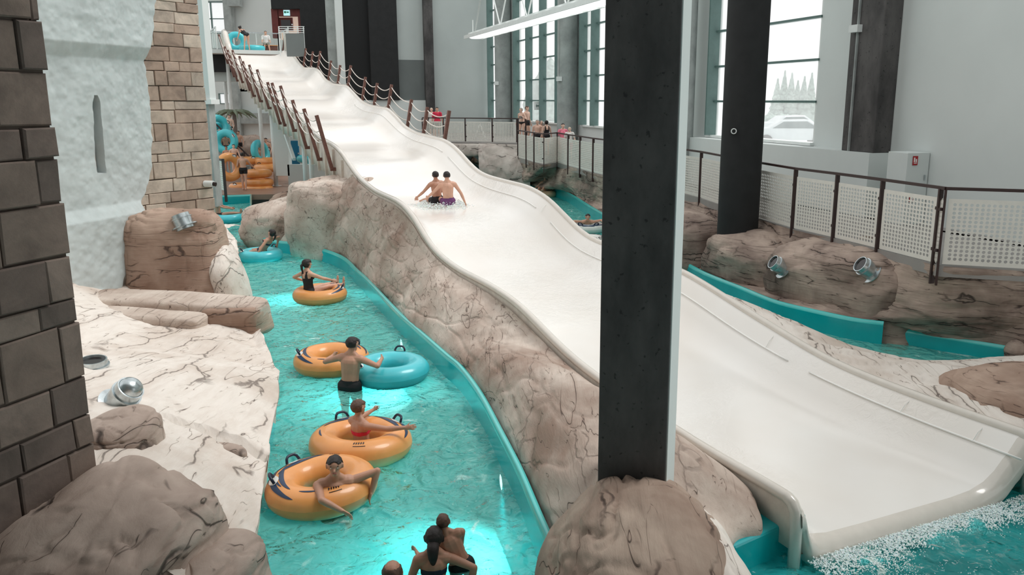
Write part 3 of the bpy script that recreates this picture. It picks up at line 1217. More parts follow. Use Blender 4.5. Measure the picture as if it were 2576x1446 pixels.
def water(name, label, edgeA, edgeB, mat, nv, amp, seed):
    n = len(edgeA)
    G = np.zeros((n, nv, 3))
    for k in range(nv):
        s_ = k / (nv - 1)
        G[:, k] = edgeA * (1 - s_) + edgeB * s_
    Q = G.reshape(-1, 3).copy(); Q[:, 2] = seed
    z = fbm(Q * np.array([2.2, 1.6, 1]), seed, 4, .55).reshape(n, nv) * amp
    G[:, :, 2] = z
    mb = MB(); mb.grid(G)
    o = mb.build(name, mat, None, smooth=True, fix=False)
    me = o.data
    if me.polygons[0].normal.z < 0:
        me.flip_normals()
    tag(o, label, 'water')
    return o


ea = catmull(PL[:, :], 420); eb = catmull(PR[:, :], 420)
ea = np.array(ea); eb = np.array(eb)
water('river_water', 'turquoise water of the lazy river left of the slide', ea, eb, M['water'], 90, .026, 3)
ea = catmull(PRR, 300)
innr = np.array([list(slp(t, SW - .3, 0)) for t in np.linspace(40, 7, 300)])
k0 = np.array([list(p) for p in innr])
tt = np.linspace(0, 1, 300)
e2 = catmull(np.concatenate([PRR[:-2], PR2[6:]]), 300)
far_in = catmull([slp(40, SW - .3, 0), slp(30, SW - .3, 0), slp(20, SW - .3, 0), slp(10, SW - .3, 0), slp(4, SW + .6, 0), slp(2, SW + 2.5, 0)], 300)
water('channel_water', 'turquoise water of the river channel right of the slide', e2, far_in, M['water'], 60, .012, 8)
pa = catmull([slp(.6, -.6, 0), slp(.6, 2, 0), slp(.6, SW + 3, 0)], 120)
pb = catmull([slp(-4.5, -1.2, 0), slp(-4.5, 2, 0), slp(-4.5, SW + 3, 0)], 120)
water('splash_pool_water', 'choppy turquoise water of the splash pool below the slide lip', pa, pb, M['water_pool'], 120, .045, 5)
# foam where the slide meets the pool
PHI = (1 + 5 ** .5) / 2
ICO = [Vector(v).normalized() for v in ((-1, PHI, 0), (1, PHI, 0), (-1, -PHI, 0), (1, -PHI, 0), (0, -1, PHI), (0, 1, PHI), (0, -1, -PHI), (0, 1, -PHI), (PHI, 0, -1), (PHI, 0, 1), (-PHI, 0, -1), (-PHI, 0, 1))]
ICF = [(0, 11, 5), (0, 5, 1), (0, 1, 7), (0, 7, 10), (0, 10, 11), (1, 5, 9), (5, 11, 4), (11, 10, 2), (10, 7, 6), (7, 1, 8), (3, 9, 4), (3, 4, 2), (3, 2, 6), (3, 6, 8), (3, 8, 9), (4, 9, 5), (2, 4, 11), (6, 2, 10), (8, 6, 7), (9, 8, 1)]


def froth(pts, label, cat, name):
    mb = MB()
    for p, r in pts:
        mb.add([Vector(p) + v * r for v in ICO], ICF)
    o = mb.build(name, M['froth'], None, smooth=True, fix=False)
    return tag(o, label, cat, kind='stuff')


pts = []
for k in range(9500):
    u = RNG.uniform(.1, SW + .2)
    wd = .10 + .30 * (.5 + .5 * math.sin(2.3 * u + .6)) * (.6 + .4 * math.sin(9 * u))
    v = abs(RNG.normal(0, 1)) * wd
    r = RNG.uniform(.003, .012) * (1.1 - min(.7, v))
    pts.append((slp(-.06 - v, u, .02 + .05 * max(0, 1 - v / .22) * RNG.uniform(.2, 1)), r))
froth(pts, 'white foam where slide water spills over the lip into the pool', 'foam', 'foam')

# ================================================================ ROCK BANKS
def P3(px, py, z): return onz(px, py, z)


def rbf(pts):
    X = np.array([[p[0], p[1]] for p in pts]); Z = np.array([p[2] for p in pts])
    def K(a, b):
        r = np.linalg.norm(a[:, None] - b[None], axis=2)
        return np.where(r > 1e-9, r * r * np.log(r + 1e-12), 0)
    n = len(X)
    A_ = np.zeros((n + 3, n + 3)); A_[:n, :n] = K(X, X) + np.eye(n) * .02
    Pm = np.column_stack([np.ones(n), X]); A_[:n, n:] = Pm; A_[n:, :n] = Pm.T
    w = np.linalg.solve(A_, np.concatenate([Z, np.zeros(3)]))
    return lambda Q: K(Q, X) @ w[:n] + np.column_stack([np.ones(len(Q)), Q]) @ w[n:]


# middle bank between the river and the slide
r0 = [list(Vector(p) + Vector((.10, .02, -.02))) for p in PR[::8] if p[1] < 24.8]
r0 = r0[:] if r0[0][1] > r0[-1][1] else r0[::-1]
top = [slp(t, -.07, sm(zl, t) - .10) for t in np.arange(17.6, .5, -.8)]
top += [slp(.35, -.12, .46), slp(.15, -.22, .36), P3(1855, 1362, .34), P3(1872, 1446, .34), P3(1890, 1530, .34)]
r0 = catmull(r0, 60); tp = catmull(top, 60)
lift = lambda s_, h: np.array([0, 0, h])
hump = np.concatenate([np.full(38, .16), np.linspace(.16, .50, 12), np.linspace(.50, .36, 10)])[:, None] * np.array([[0, 0, 1]])
r1 = r0 * .72 + tp * .28 + hump * 1.1
r2 = r0 * .42 + tp * .58 + hump * 1.3
r3 = r0 * .12 + tp * .88 + hump * .45
rd = r0 + np.array([[.02, 0, -.45]])
te = tp + np.array([[.10, 0.05, -.45]])
te[-14:, 0] -= .3; tp[-7:, 0] -= .06
A = loft([rd, r0, r1, r2, r3, tp, te], 420, 110, amp=.075, freq=(1.3, .5, 1.0), seed=4, rot=-TH, keep0=True, keep1=True, win=.2, crk=.022)
rock('middle_rock_bank', 'long striated rock bank sloping between the lazy river and the slide', A, M['rock_mid'])
boulder('brown cracked rock mound at the foot of the dark central pillar', (.88, 6.75, -.05), (.95, 1.6, 1.08), M['rock_mound'], rz=.1, p=1.9, amp=.07, seed=5, zs=1.5, name='rock_mound', n=90)
boulder('white weathered rock flank right of the brown pillar mound', (1.42, 6.55, -.05), (.42, 1.5, .82), M['rock_white'], rz=.12, p=2.4, amp=.05, seed=6, zs=1.2, name='rock_mound', n=60)
# far end blocks of the bank
boulder('tall creased rock block where the slide shell meets the far rocks', (-5.85, 24.35, .95), (1.2, 1.4, 1.25), M['rock_mid'], rz=-.45, p=5, amp=.10, seed=8, name='boulder')
boulder('low rounded rock with dark undercut beside the far river bend', (-7.8, 26.5, .52), (1.3, 1.75, .86), M['rock_mid'], rz=-.25, p=3, amp=.12, seed=14)
boulder('flat brown rock at the edge of the far tube deck', (-8.0, 31.2, .45), (1.6, 2.2, .72), M['rock_brown'], rz=-.5, p=3, amp=.08, seed=15)

# bank below the terrace
RPa = np.array([list(p) for p in RP[1:]][::-1]); RPa[:, 2] = TZ - .12
RPa = np.vstack([RPa, [list(RP[0])[:2] + [TZ - .12]]])
tpR = catmull(RPa, 90)
b0 = np.vstack([PRR[18:-1:4], PR2[3:]])
b0 = catmull([list(Vector(p) + Vector((.1, .03, -.05))) for p in b0], 90)
m1 = b0 * .7 + tpR * .3 + np.array([[0, 0, -.28]])
m2 = b0 * .3 + tpR * .7 + np.array([[0, 0, -.42]])
A = loft([b0 + np.array([[0, 0, -.4]]), b0, m1, m2, tpR, tpR + np.array([[0, 0, .1]])], 360, 60, amp=.10, freq=(.7, .7, 1.6), seed=21)
rock('terrace_rock_bank', 'rough rock bank under the white terrace railing', A, M['rock_right'])
bR = [
    ('brown rounded boulder at the foot of the black round column', 1, (1850, 668), 1.25, (1.15, 1.0, .85), -.65, 3.2, 3),
    ('big flat-topped boulder carrying two angled spotlights', 0, (2075, 700), 1.0, (1.10, 2.0, .93), -.62, 4.5, 4),
    ('dark boulder at the right edge below the terrace railing', 0, (2440, 775), 1.0, (1.15, 2.3, .86), -.72, 4.5, 6),
]
boulder('brown rounded boulder at the foot of the black column', (5.15, 19.0, .55), (1.0, 1.45, .85), M['rock_right'], rz=.45, p=3.2, amp=.09, seed=31, zs=3)
boulder('big flat-topped boulder carrying two angled spotlights', (6.42, 16.6, .55), (1.12, 1.8, 1.06), M['rock_right'], rz=.61, p=4.5, amp=.08, seed=36, zs=3, tilt=(-.04, -.10))
boulder('dark boulder at the right edge below the terrace railing', (8.75, 14.55, .52), (1.12, 2.35, .98), M['rock_right'], rz=.83, p=4.5, amp=.09, seed=33, zs=3)
boulder('pale cracked boulder showing right of the dark central pillar', (3.55, 22.2, .55), (.9, 2.0, 1.0), M['rock_right'], rz=.42, p=3, amp=.10, seed=34, zs=2)
boulder('rock shelf behind the black column under the terrace', (6.2, 20.3, .65), (1.1, 2.6, .88), M['rock_brown'], rz=.5, p=3, amp=.10, seed=35, zs=2)
# rocks along the far side of the channel
for k, (px, py, z, rad, rz, lab) in enumerate((
        (1290, 425, .6, (1.7, 1.5, 1.25), .3, 'grey rock with a smooth sloping face left of the channel bend'),
        (1345, 430, .7, (1.3, 1.6, 1.35), .5, 'grey rock with a dark vertical cleft under the railing corner'),
        (1400, 447, .7, (1.1, 1.3, 1.35), .4, 'grey upright rock above the stepped teal wall'),
        (1460, 470, .6, (1.2, 1.6, 1.1), .5, 'tall pale rock beside the channel left of the pillar'),
        (1500, 490, .5, (.8, 1.2, 1.0), .3, 'narrow pale rock half hidden by the central pillar'))):
    p = P3(px, py + 12, .4)
    boulder(lab, (p.x + .9, p.y + 1.2, z), rad, M['rock_grey'], rz=rz, p=2.8, amp=.13, seed=50 + k, zs=1.2)
# cave arch at the far end of the channel
cp0 = P3(1178, 412, 0)
arc = [cp0 + Vector((1.5 * math.cos(a), -.1 * math.cos(a), 1.25 * math.sin(a) - .2)) for a in np.linspace(-.15, math.pi + .15, 26)]
m = MB(); m.tube(arc, [.42 + .08 * math.sin(k * 1.7) for k in range(26)], 14)
o = m.build('rock_arch', M['rock_grey'], None, smooth=True); tag(o, 'grey rock arch over the cave mouth at the channel end', 'rock')
tw = catmull([ony(x, 300, Y) for x, Y in ((1203, 41.9), (1250, 41.5), (1303, 41.0), (1325, 40.6))], 30); tw[:, 2] = 2.22
bw = tw + np.array([[.3, -1.1, -2.5]])
A = loft([bw, bw * .5 + tw * .5 + np.array([[0, -.35, 0]]), tw, tw + np.array([[0, .3, .02]])], 90, 40, amp=.16, freq=(.8, .8, .9), seed=61)
rock('far_rock_wall', 'grey rock wall right of the cave below the far railing', A, M['rock_grey'])
tw = catmull([ony(x, 300, Y) for x, Y in ((1090, 42.6), (1150, 42.2), (1222, 41.7))], 30); tw[:, 2] = 2.22
bw = tw + np.array([[0, -.15, -.50]])
A = loft([bw + np.array([[0, .6, 0]]), bw, tw, tw + np.array([[0, .3, .02]])], 90, 24, amp=.10, freq=(.8, .8, .9), seed=62)
rock('far_rock_wall', 'grey rock lintel over the cave mouth below the far railing', A, M['rock_grey'])
# mound between channel and slide
mo = [P3(x, y, .12) for x, y in ((1950, 832), (2000, 850), (2100, 868), (2200, 915), (2290, 932), (2400, 930), (2500, 915), (2576, 903), (2800, 880))]
mi = [slp(t, SW + .06, sm(zr, max(t, 0)) - .12) for t in (8.0, 6.9, 5.6, 4.2, 2.9, 1.7, .8, -.3, -1.6)]
mo = catmull(mo, 60); mi = catmull(mi, 60)
ctr = np.linspace(.05, .32, 60)[:, None] * np.array([[0, 0, 1]])
A = loft([mo + np.array([[0, 0, -.5]]), mo, mo * .65 + mi * .35 + ctr, mo * .3 + mi * .7 + ctr, mi, mi + np.array([[0, 0, -.5]])], 260, 70, amp=.05, freq=(.7, 2.4, 1.2), seed=71, rot=TH)
rock('right_rock_mound', 'pale grooved rock between the slide wall and the right channel', A, M['rock_white'])
boulder('brown rock shoulder at the right edge beside the slide wall', (6.35, 10.2, .25), (.85, 1.3, .68), M['rock_brown'], rz=.35, p=3, amp=.08, seed=72, zs=1.5)
boulder('small dark ball-shaped rock at the right end of the channel', tuple(P3(2572, 912, .1) + Vector((0, .25, .12))), (.17, .17, .2), M['rock_right'], p=2, amp=.02, seed=73, n=24)

# ---- left bank
E_PX = [(590, 1560), (606, 1500), (624, 1430), (650, 1300), (664, 1180), (688, 1060), (703, 985), (692, 925), (668, 860), (650, 820), (640, 780), (622, 745), (606, 700), (600, 660), (592, 600), (560, 575), (545, 560)]
edge = catmull([P3(x, y, .40) for x, y in E_PX], 220)
ctl = [(p[0], p[1], .40) for p in edge[::9]]
for x, y, z in ((560, 1300, .62), (420, 1200, .95), (560, 1100, .72), (600, 1180, .6), (300, 1100, 1.15), (450, 1000, .92), (620, 950, .62), (600, 1020, .68), (300, 950, 1.05), (480, 880, .70), (250, 850, .92), (590, 860, .62), (400, 760, .68), (570, 740, .5), (250, 720, .90), (100, 1000, 1.35), (0, 1400, 1.0), (300, 1400, 1.1), (500, 1420, .7), (0, 1600, 1.2), (540, 1600, .5), (430, 700, .85), (500, 640, .9), (100, 700, 1.5), (330, 600, 1.1), (300, 780, .78)):
    p = P3(x, y, z); ctl.append((p.x, p.y, z))
hf = rbf(ctl)
nv = 150
G = np.zeros((420, nv, 3))
edge = catmull(edge, 420)
d = np.gradient(edge[:, :2], axis=0)
for i in range(420):
    e = edge[i]
    lx = -10.5 if e[1] > 8 else -10.5
    v = np.linspace(0, 1, nv - 3) ** 1.25
    G[i, 3:, 0] = e[0] + (lx - e[0]) * v
    G[i, 3:, 1] = e[1] + (.15 * (e[1] - 12)) * v
    G[i, 2] = e; G[i, 1] = e + np.array([-.04, 0, -.18]); G[i, 0] = e + np.array([-.08, 0, -.5])
Q = G[:, 3:, :2].reshape(-1, 2)
zz = hf(Q)
Qn = np.column_stack([Q[:, 0] * 2.4 + .5 * Q[:, 1], Q[:, 1] * .55, zz * 2])
rel = ridge(Qn, 90) * .055 + fbm(np.column_stack([Q * .8, zz * 0]), 95, 3) * .06
hc_ = P3(555, 1110, .66)
ax_ = (Q[:, 0] - hc_.x) * math.cos(-.32) - (Q[:, 1] - hc_.y) * math.sin(-.32)
ay_ = (Q[:, 0] - hc_.x) * math.sin(-.32) + (Q[:, 1] - hc_.y) * math.cos(-.32)
hollow = np.clip(1.25 - np.sqrt((ax_ / .50) ** 2 + (ay_ / .15) ** 2), 0, .25) / .25
zz = zz - .17 * hollow
sd = np.clip((np.linspace(0, 1, nv - 3) ** 1.25) / .03, 0, 1)[None, :].repeat(420, 0).reshape(-1)
G[:, 3:, 2] = (zz + rel * sd).reshape(420, nv - 3)
jit = fbm(np.column_stack([edge[:, 0] * 2, edge[:, 1] * 2, np.zeros(420)]), 99, 3) * .05
G[:, :3, 0] += jit[:, None]
rock('left_rock_bank', 'pale carved rock bank left of the lazy river', G, M['rock_white'])
boulder('large brown cracked boulder below the white plaster wall', (-7.3, 16.5, 1.2), (.92, .75, 1.02), M['rock_brown'], rz=.12, p=5, amp=.06, seed=101, zs=3.4, tilt=(-.16, -.05), n=70)
boulder('pale slanting rock flank between the brown boulder and the water', (-6.42, 16.9, .62), (.30, 1.15, .98), M['rock_white'], rz=.30, p=3, amp=.05, seed=102, tilt=(.10, -.22))
boulder('upper rock ledge slab ending in a square block over the water', (-6.60, 14.65, .64), (1.6, .42, .30), M['rock_mid'], rz=-.02, p=9, amp=.06, seed=103, zs=4, tilt=(0, .05))
boulder('lower rock ledge slab in front of the longer one', (-6.85, 13.95, .58), (1.0, .30, .25), M['rock_mid'], rz=-.04, p=9, amp=.06, seed=104, zs=4, tilt=(0, .05))
boulder('brown square block at the water end of the upper ledge', (-5.50, 14.62, .52), (.52, .46, .30), M['rock_brown'], rz=-.04, p=6, amp=.05, seed=105, zs=3)
boulder('shaded grey-brown rock lobe at the foot of the near stone tower', tuple(P3(305, 1115, 1.12)), (.36, .42, .28), M['rock_dark'], rz=.3, p=2.8, amp=.09, seed=106)
boulder('folded dark rock ridge at the lower left corner', (-3.4, 6.0, .72), (.72, 1.0, .62), M['rock_dark'], rz=-.35, p=3.2, amp=.14, seed=117, tilt=(.1, .2))
boulder('dark rock slab in the bottom left beside the water rim', (-2.82, 6.05, .38), (.46, .85, .40), M['rock_dark'], rz=-.2, p=3.2, amp=.12, seed=118)
# hollow in the slab: a dark brown recessed block face
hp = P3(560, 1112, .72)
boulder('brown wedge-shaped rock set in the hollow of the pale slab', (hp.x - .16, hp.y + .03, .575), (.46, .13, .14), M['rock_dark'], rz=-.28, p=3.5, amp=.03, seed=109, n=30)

# ================================================================ STONE TOWER
def brickwall(rootname, label, origin, d, courses, joints, base, thick, grout_s, depth=.22, seed=1):
    """courses: list of z; joints: list (per course) of s edges; wall plane origin + d*s"""
    rnd = random.Random(seed)
    n = Vector((d.y, -d.x, 0))
    Mx = Matrix((d, n, Vector((0, 0, 1)))).transposed()
    root = thing(rootname, label, 'tower', Vector((origin.x, origin.y, 0)))
    s0, s1 = grout_s
    zc0, zc1 = min(courses), max(courses)
    m = MB()
    c = origin + d * ((s0 + s1) / 2) - n * (thick / 2 + .035)
    m.box((c.x, c.y, (zc0 + zc1) / 2), (s1 - s0 - .04, thick, zc1 - zc0), M=Mx)
    m.build('mortar_core', M['grout'], root)
    for k in range(len(courses) - 1):
        za, zb = sorted((courses[k], courses[k + 1]))
        js = sorted(joints[k])
        for i in range(len(js) - 1):
            a, b = js[i], js[i + 1]
            g = .008 if base == 'near' else .007
            m = MB()
            pr = rnd.uniform(-.012, .016)
            w, h = (b - a) - 2 * g, (zb - za) - 2 * g
            if w < .04: continue
            bv = .012
            J = lambda q=.008: rnd.uniform(-q, q)
            outer_ = [(-w / 2 + J(), -h / 2 + J()), (w / 2 + J(), -h / 2 + J()), (w / 2 + J(), h / 2 + J()), (-w / 2 + J(), h / 2 + J())]
            vs = []
            for (x, z) in outer_: vs.append((x, -depth, z))
            for (x, z) in outer_: vs.append((x, pr - bv, z))
            for (x, z) in outer_: vs.append((x - math.copysign(bv, x), pr + J(.006), z - math.copysign(bv, z)))
            fs = [(3, 2, 1, 0)]
            for r in (0, 4):
                for q in range(4):
                    fs.append((r + q, r + (q + 1) % 4, r + 4 + (q + 1) % 4, r + 4 + q))
            fs.append((8, 9, 10, 11))
            cc = origin + d * ((a + b) / 2)
            cc = Vector((cc.x, cc.y, (za + zb) / 2))
            m.add([cc + Mx @ Vector(v) for v in vs], fs)
            m.build('brick', brick_mat(base, rnd.randrange(5)), root)
    return root


dN = Vector((.3165, .9486, 0)).normalized()
oN = Vector((-3.71, 6.5, 0))


def plane_z(px, py, o, d):
    t, p = online(px, py, o, d)
    return t, p.z


ed = [-60, 54, 181, 318, 397, 508, 640, 748, 807, 945, 1039, 1111, 1235, 1330, 1440]
exs = [105 + (140 / 1100) * max(0, y) for y in ed]
zc = []
for y in ed:
    x = 105 + 140 * (y / 1100)
    zc.append(CZ + ray(x, y)[2] / ray(x, y)[1] * 6.5)
jpx = [[72], [45], [], [57], [100], [3], [124], [108], [165], [143], [200], [60, 190], [110], [70, 170]]
jn = []
rn = random.Random(4)
for k in range(len(zc) - 1):
    ym = (ed[k] + ed[k + 1]) / 2
    ss = [0.0]
    for px in jpx[k]:
        # joints were read left of the edge on lines that drop towards the left
        t = plane_z(px, ym + (250 - ym) * -.12, oN, dN)[0]
        ss.append(t)
    m_ = min(ss)
    while m_ > -2.6:
        m_ -= rn.uniform(.42, .62)
        ss.append(m_)
    jn.append(ss)
zc_ = zc + []
brickwall('stone_tower', 'near dark stone block tower filling the left edge', oN, dN, zc, jn, 'near', .9, (-2.9, 0), seed=3, depth=.3)

dF = Vector((.53, .848, 0)).normalized()
oF = Vector((-7.74, 19.8, 0))
zf_ = []
for y in (-60, -20, 12, 35, 65, 88, 122, 158, 182, 218, 254, 276, 308, 350, 380, 400, 440, 472, 497, 525, 560, 600):
    x = 500 + 45 * y / 550
    zf_.append(CZ + ray(x, y)[2] / ray(x, y)[1] * 19.8)
jf = []
rn = random.Random(9)
for k in range(len(zf_) - 1):
    s_ = 0.0; ss = [0.0]
    while s_ > -3.1:
        s_ -= rn.uniform(.3, .85)
        ss.append(s_)
    jf.append(ss)
brickwall('stone_tower', 'buff stone block tower wall beyond the white plaster', oF, dF, zf_, jf, 'far', 1.2, (-3.6, 0), seed=8)

# white plaster wall with arrow slit
wA = Vector((-8.62, 14.1, 0)); wB = Vector((-7.83, 17.2, 0)); dW = (wB - wA).normalized(); nW = Vector((dW.y, -dW.x, 0))
bound = [(386, -80), (385, 0), (378, 60), (374, 100), (369, 128), (368, 150), (380, 215), (388, 300), (387, 420), (375, 480), (357, 512), (356, 530), (345, 590), (322, 650), (300, 705), (280, 760)]
bz = []
for x, y in bound:
    t, z = plane_z(x, y, wA, dW); bz.append((z, t))
bz.sort()
zg = lambda y, x=250: plane_z(x, y, wA, dW)[1]
z118, z150, z520, z548 = zg(112), zg(146), zg(520), zg(550)
slt, slb = plane_z(240, 240, wA, dW), plane_z(258, 434, wA, dW)
nu, nz = 240, 300
zs_ = np.linspace(.6, 6.9, nz)
G = np.zeros((nu, nz, 3))
for j, z in enumerate(zs_):
    ub = np.interp(z, [a for a, b in bz], [b for a, b in bz]) + .012 * math.sin(9 * z) + .010 * math.sin(23 * z)
    cu = slt[0] + (slb[0] - slt[0]) * (z - slt[1]) / (slb[1] - slt[1])
    hw = .075 + .03 * min(1, max(0, (slt[1] - z) / (slt[1] - slb[1])))
    if z > slt[1] - .12: hw = max(.03, hw * min(1, .45 + (slt[1] - z) / .22))
    us = np.concatenate([np.linspace(-.6, cu - hw - .012, 90), np.linspace(cu - hw, cu + hw, 8), np.linspace(cu + hw + .012, ub, nu - 99)])
    rel = np.zeros(nu - 1)
    if z > z150:
        rel += .16 * min(1, (z - z150) / (z118 - z150))
    if z < z520:
        rel += .14 * min(1, (z520 - z) / (z520 - z548))
    rel += .028 * fbm(np.column_stack([us * 1.3, np.full(nu - 1, z * 1.3), np.zeros(nu - 1)]), 5, 3)
    rel += .012 * fbm(np.column_stack([us * 8, np.full(nu - 1, z * 8), np.zeros(nu - 1)]), 6, 3)
    # edge rolls away
    rel -= .16 * np.clip(1 - (ub - us) / .10, 0, 1) ** 2
    if slb[1] < z < slt[1]:
        rel[90:98] = -.34
    for i in range(nu - 1):
        p = wA + dW * us[i] + nW * rel[i]
        G[i, j] = (p.x, p.y, z)
    p = wA + dW * (ub - .02) - nW * .7
    G[nu - 1, j] = (p.x, p.y, z)
mb = MB(); mb.grid(G); o = mb.build('plaster_wall', M['plaster'], None, smooth=40)
tag(o, 'white rough plaster wall with an arrow slit between the two stone walls', 'wall')
ORG[o] = Vector((0, 0, 0))
cz = slb[1] + .12
p = wA + dW * slb[0] - nW * .24
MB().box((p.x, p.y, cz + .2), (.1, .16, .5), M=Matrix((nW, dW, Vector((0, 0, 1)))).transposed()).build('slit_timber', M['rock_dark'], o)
# column right behind the buff tower
m = fbox(500, -120, 518, 256, 26, .5); struct('trim_15', m, M['wall'])
m = fbox(508, 250, 531, 262, 25.9, .7); struct('trim_16', m, M['white_paint'])
m = fbox(509, 262, 534, 520, 26, .5); struct('trim_17', m, M['concrete'])
# security camera on the tower
scm = thing('security_camera', 'small white camera fixed to the buff stone tower corner', 'camera', ony(528, 462, 19.6))
p = ony(528, 462, 19.6)
MB().tube([p + Vector((-.12, 0, 0)), p + Vector((.1, -.05, 0))], .075, 12).build('body', M['white_paint'], scm, smooth=40)
MB().tube([p + Vector((.1, -.05, 0)), p + Vector((.16, -.06, -.01))], .05, 12).build('lens', M['dark_glass'], scm, smooth=40)
MB().bar(p, p + Vector((-.1, .35, -.02)), .04).build('bracket', M['rail_brown'], scm)

# ================================================================ COLUMNS
def column_box(name, label, pts, z0, z1, mat, bev=.02):
    m = MB(); m.prism([(p[0], p[1]) for p in pts], z0, z1)
    o = m.build(name, mat, None, bevel=bev)
    tag(o, label, 'column')
    return o


c0 = Vector((.535, 7.26)); e1 = Vector((.953, -.304)).normalized(); e2_ = Vector((.304, .953)).normalized()
w_, d_ = .635, .51
column_box('concrete_pillar', 'dark square concrete pillar standing on the rocks at centre right', [c0, c0 + e1 * w_, c0 + e1 * w_ + e2_ * d_, c0 + e2_ * d_], .5, 13, M['pillar'], .012)
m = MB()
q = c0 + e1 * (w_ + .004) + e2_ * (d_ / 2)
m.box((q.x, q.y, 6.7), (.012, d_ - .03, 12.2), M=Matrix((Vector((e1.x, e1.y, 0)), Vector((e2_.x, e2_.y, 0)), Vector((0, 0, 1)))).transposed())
lit = m.build('window_lit_plate', M['wall'], bpy.data.objects['concrete_pillar'])  # pale plate over the dark side, window light put into its colour
lit['label'] = 'side face coloured pale as if window-lit'
a, b = ony(1817, 578, 19.0), ony(1917, 578, 19.0)
w2 = (b.x - a.x) / 2
cc = Vector(((a.x + b.x) / 2, 19.0 + w2))
pts = [(cc.x + w2 * 1.03 * math.cos(t) * (1.0 if True else 1), cc.y + w2 * math.sin(t)) for t in np.linspace(0, 2 * math.pi, 28, endpoint=False)]
m = MB(); m.prism(pts, .6, 13)
o = m.build('black_column', M['black'], None, smooth=35); tag(o, 'thick black column right of the pillar with a white ring on it', 'column')
rp = ony(1846, 330, 18.98)
ring = [Vector((rp.x + .055 * math.cos(t), rp.y - .0, rp.z + .055 * math.sin(t))) for t in np.linspace(0, 2 * math.pi, 18, endpoint=False)]
MB().tube(ring, .012, 6, closed=True).build('ring_fitting', M['white_paint'], o, smooth=True)
MB().box((rp.x, rp.y + .08, rp.z), (.08, .16, .08)).build('fitting_base', M['black'], o)
ta, tb = wt(2240, 385), wt(2158, 385)
o = wall_box(ta, tb, 3.17, 16, -.5, 0).build('dark_column', M['pillar'], None, bevel=.02); tag(o, 'dark concrete column standing on the low wall right of the big window', 'column')
wall_box(tb - .32, tb - .28, 3.17, 16, -.55, -.5).build('conduit', M['concrete'], o)
wall_box(tb - .42, tb - .1, 5.95, 6.12, -.64, -.5).build('motion_sensor', M['white_paint'], o)
for k, (px, r, lab) in enumerate(((1762, .48, 'round concrete column by the window just right of the central pillar'), (1452, .46, 'round concrete column by the window left of the central pillar'), (1287, .46, 'round concrete column by the farthest window'))):
    t = wt(px, 300)
    q = wpt(t, 0, -.52 if k else -.75)
    m = MB(); m.tube([(q.x, q.y, 1.6), (q.x, q.y, 13)], r if k else .44, 24)
    o = m.build('round_column', M['concrete'], None, smooth=40); tag(o, lab, 'column')
    e = q - WA * .0 - WB * (r + .04)
    f_ = Vector((-q.x, -q.y, 0)).normalized()
    sd_ = Vector((f_.y, -f_.x, 0)) * -1
    e = q + f_ * (r * .6) + Vector((-1, 0, 0)) * r * .62
    MB().tube([(e.x - .05, e.y, 5.4), (e.x - .05, e.y, 13)], .025, 8).build('conduit', M['concrete'], o, smooth=True)
    MB().box((e.x - .08, e.y - .05, 5.32), (.26, .2, .2)).build('junction_box', M['white_paint'], o)
    if k == 0:
        MB().box((q.x - .1, q.y - .46, 3.0), (.2, .08, .3)).build('switch_box', M['concrete'], o)

# ================================================================ TERRACE RAILINGS
def perforated(p0, p1, z0, z1, nx, nz_, mat, root, frame=.06, rr=.40):
    """sheet with real round holes between two plan points"""
    p0, p1 = Vector((p0[0], p0[1], 0)), Vector((p1[0], p1[1], 0))
    L = (p1 - p0).length; d = (p1 - p0) / L
    H = z1 - z0
    m = MB()
    cx_, cz_ = (L - 2 * frame) / nx, (H - 2 * frame) / nz_
    def V(u, w): return p0 + d * u + Vector((0, 0, z0 + w))
    for i in range(nx):
        for j in range(nz_):
            u0, w0 = frame + i * cx_, frame + j * cz_
            cu, cw = u0 + cx_ / 2, w0 + cz_ / 2
            sq = []; ho = []
            r = min(cx_, cz_) * rr
            for k in range(8):
                a = math.pi / 4 * k
                c_, s_ = math.cos(a), math.sin(a)
                q = max(abs(c_), abs(s_))
                sq.append(V(cu + cx_ / 2 * c_ / q, cw + cz_ / 2 * s_ / q)); ho.append(V(cu + r * c_, cw + r * s_))
            m.add(sq + ho, [(k, (k + 1) % 8, 8 + (k + 1) % 8, 8 + k) for k in range(8)])
    o_, i_ = [(0, 0), (L, 0), (L, H), (0, H)], [(frame, frame), (L - frame, frame), (L - frame, H - frame), (frame, H - frame)]
    m.add([V(*q) for q in o_ + i_], [(k, (k + 1) % 4, 4 + (k + 1) % 4, 4 + k) for k in range(4)])
    return m.build('perforated_panel', mat, root, fix=False, solid=.008)


def terrace_rail(label, P, zr_, zb, colour, posts_down=.35, nz_=14, pitch=.085, skip=()):
    root = thing('terrace_railing', label, 'railing', Vector((P[0].x, P[0].y, zb)))
    for i in range(len(P) - 1):
        a, b = P[i], P[i + 1]
        MB().bar((a.x, a.y, zr_), (b.x, b.y, zr_), .06, .05).build('handrail', colour, root)
        L = (b - a).length
        d = (b - a).normalized()
        if i not in skip:
            nx = max(4, int((L - .2) / pitch))
            perforated(a + d * .06, b - d * .06, zb + .02, zr_ - .17, nx, nz_, M['panel'], root)
    for i, a in enumerate(P):
        d = (P[min(i + 1, len(P) - 1)] - P[max(i - 1, 0)]).normalized()
        po = MB().bar((a.x, a.y, zb - posts_down), (a.x, a.y, zr_ - .02), .035, .09, up=(d.y, -d.x, 0)).build('post', colour, root)
        for z in (zb + .25, zr_ - .35):
            MB().box((a.x + d.x * .05, a.y + d.y * .05, z), (.05, .05, .05)).build('clip', colour, po)
    return root


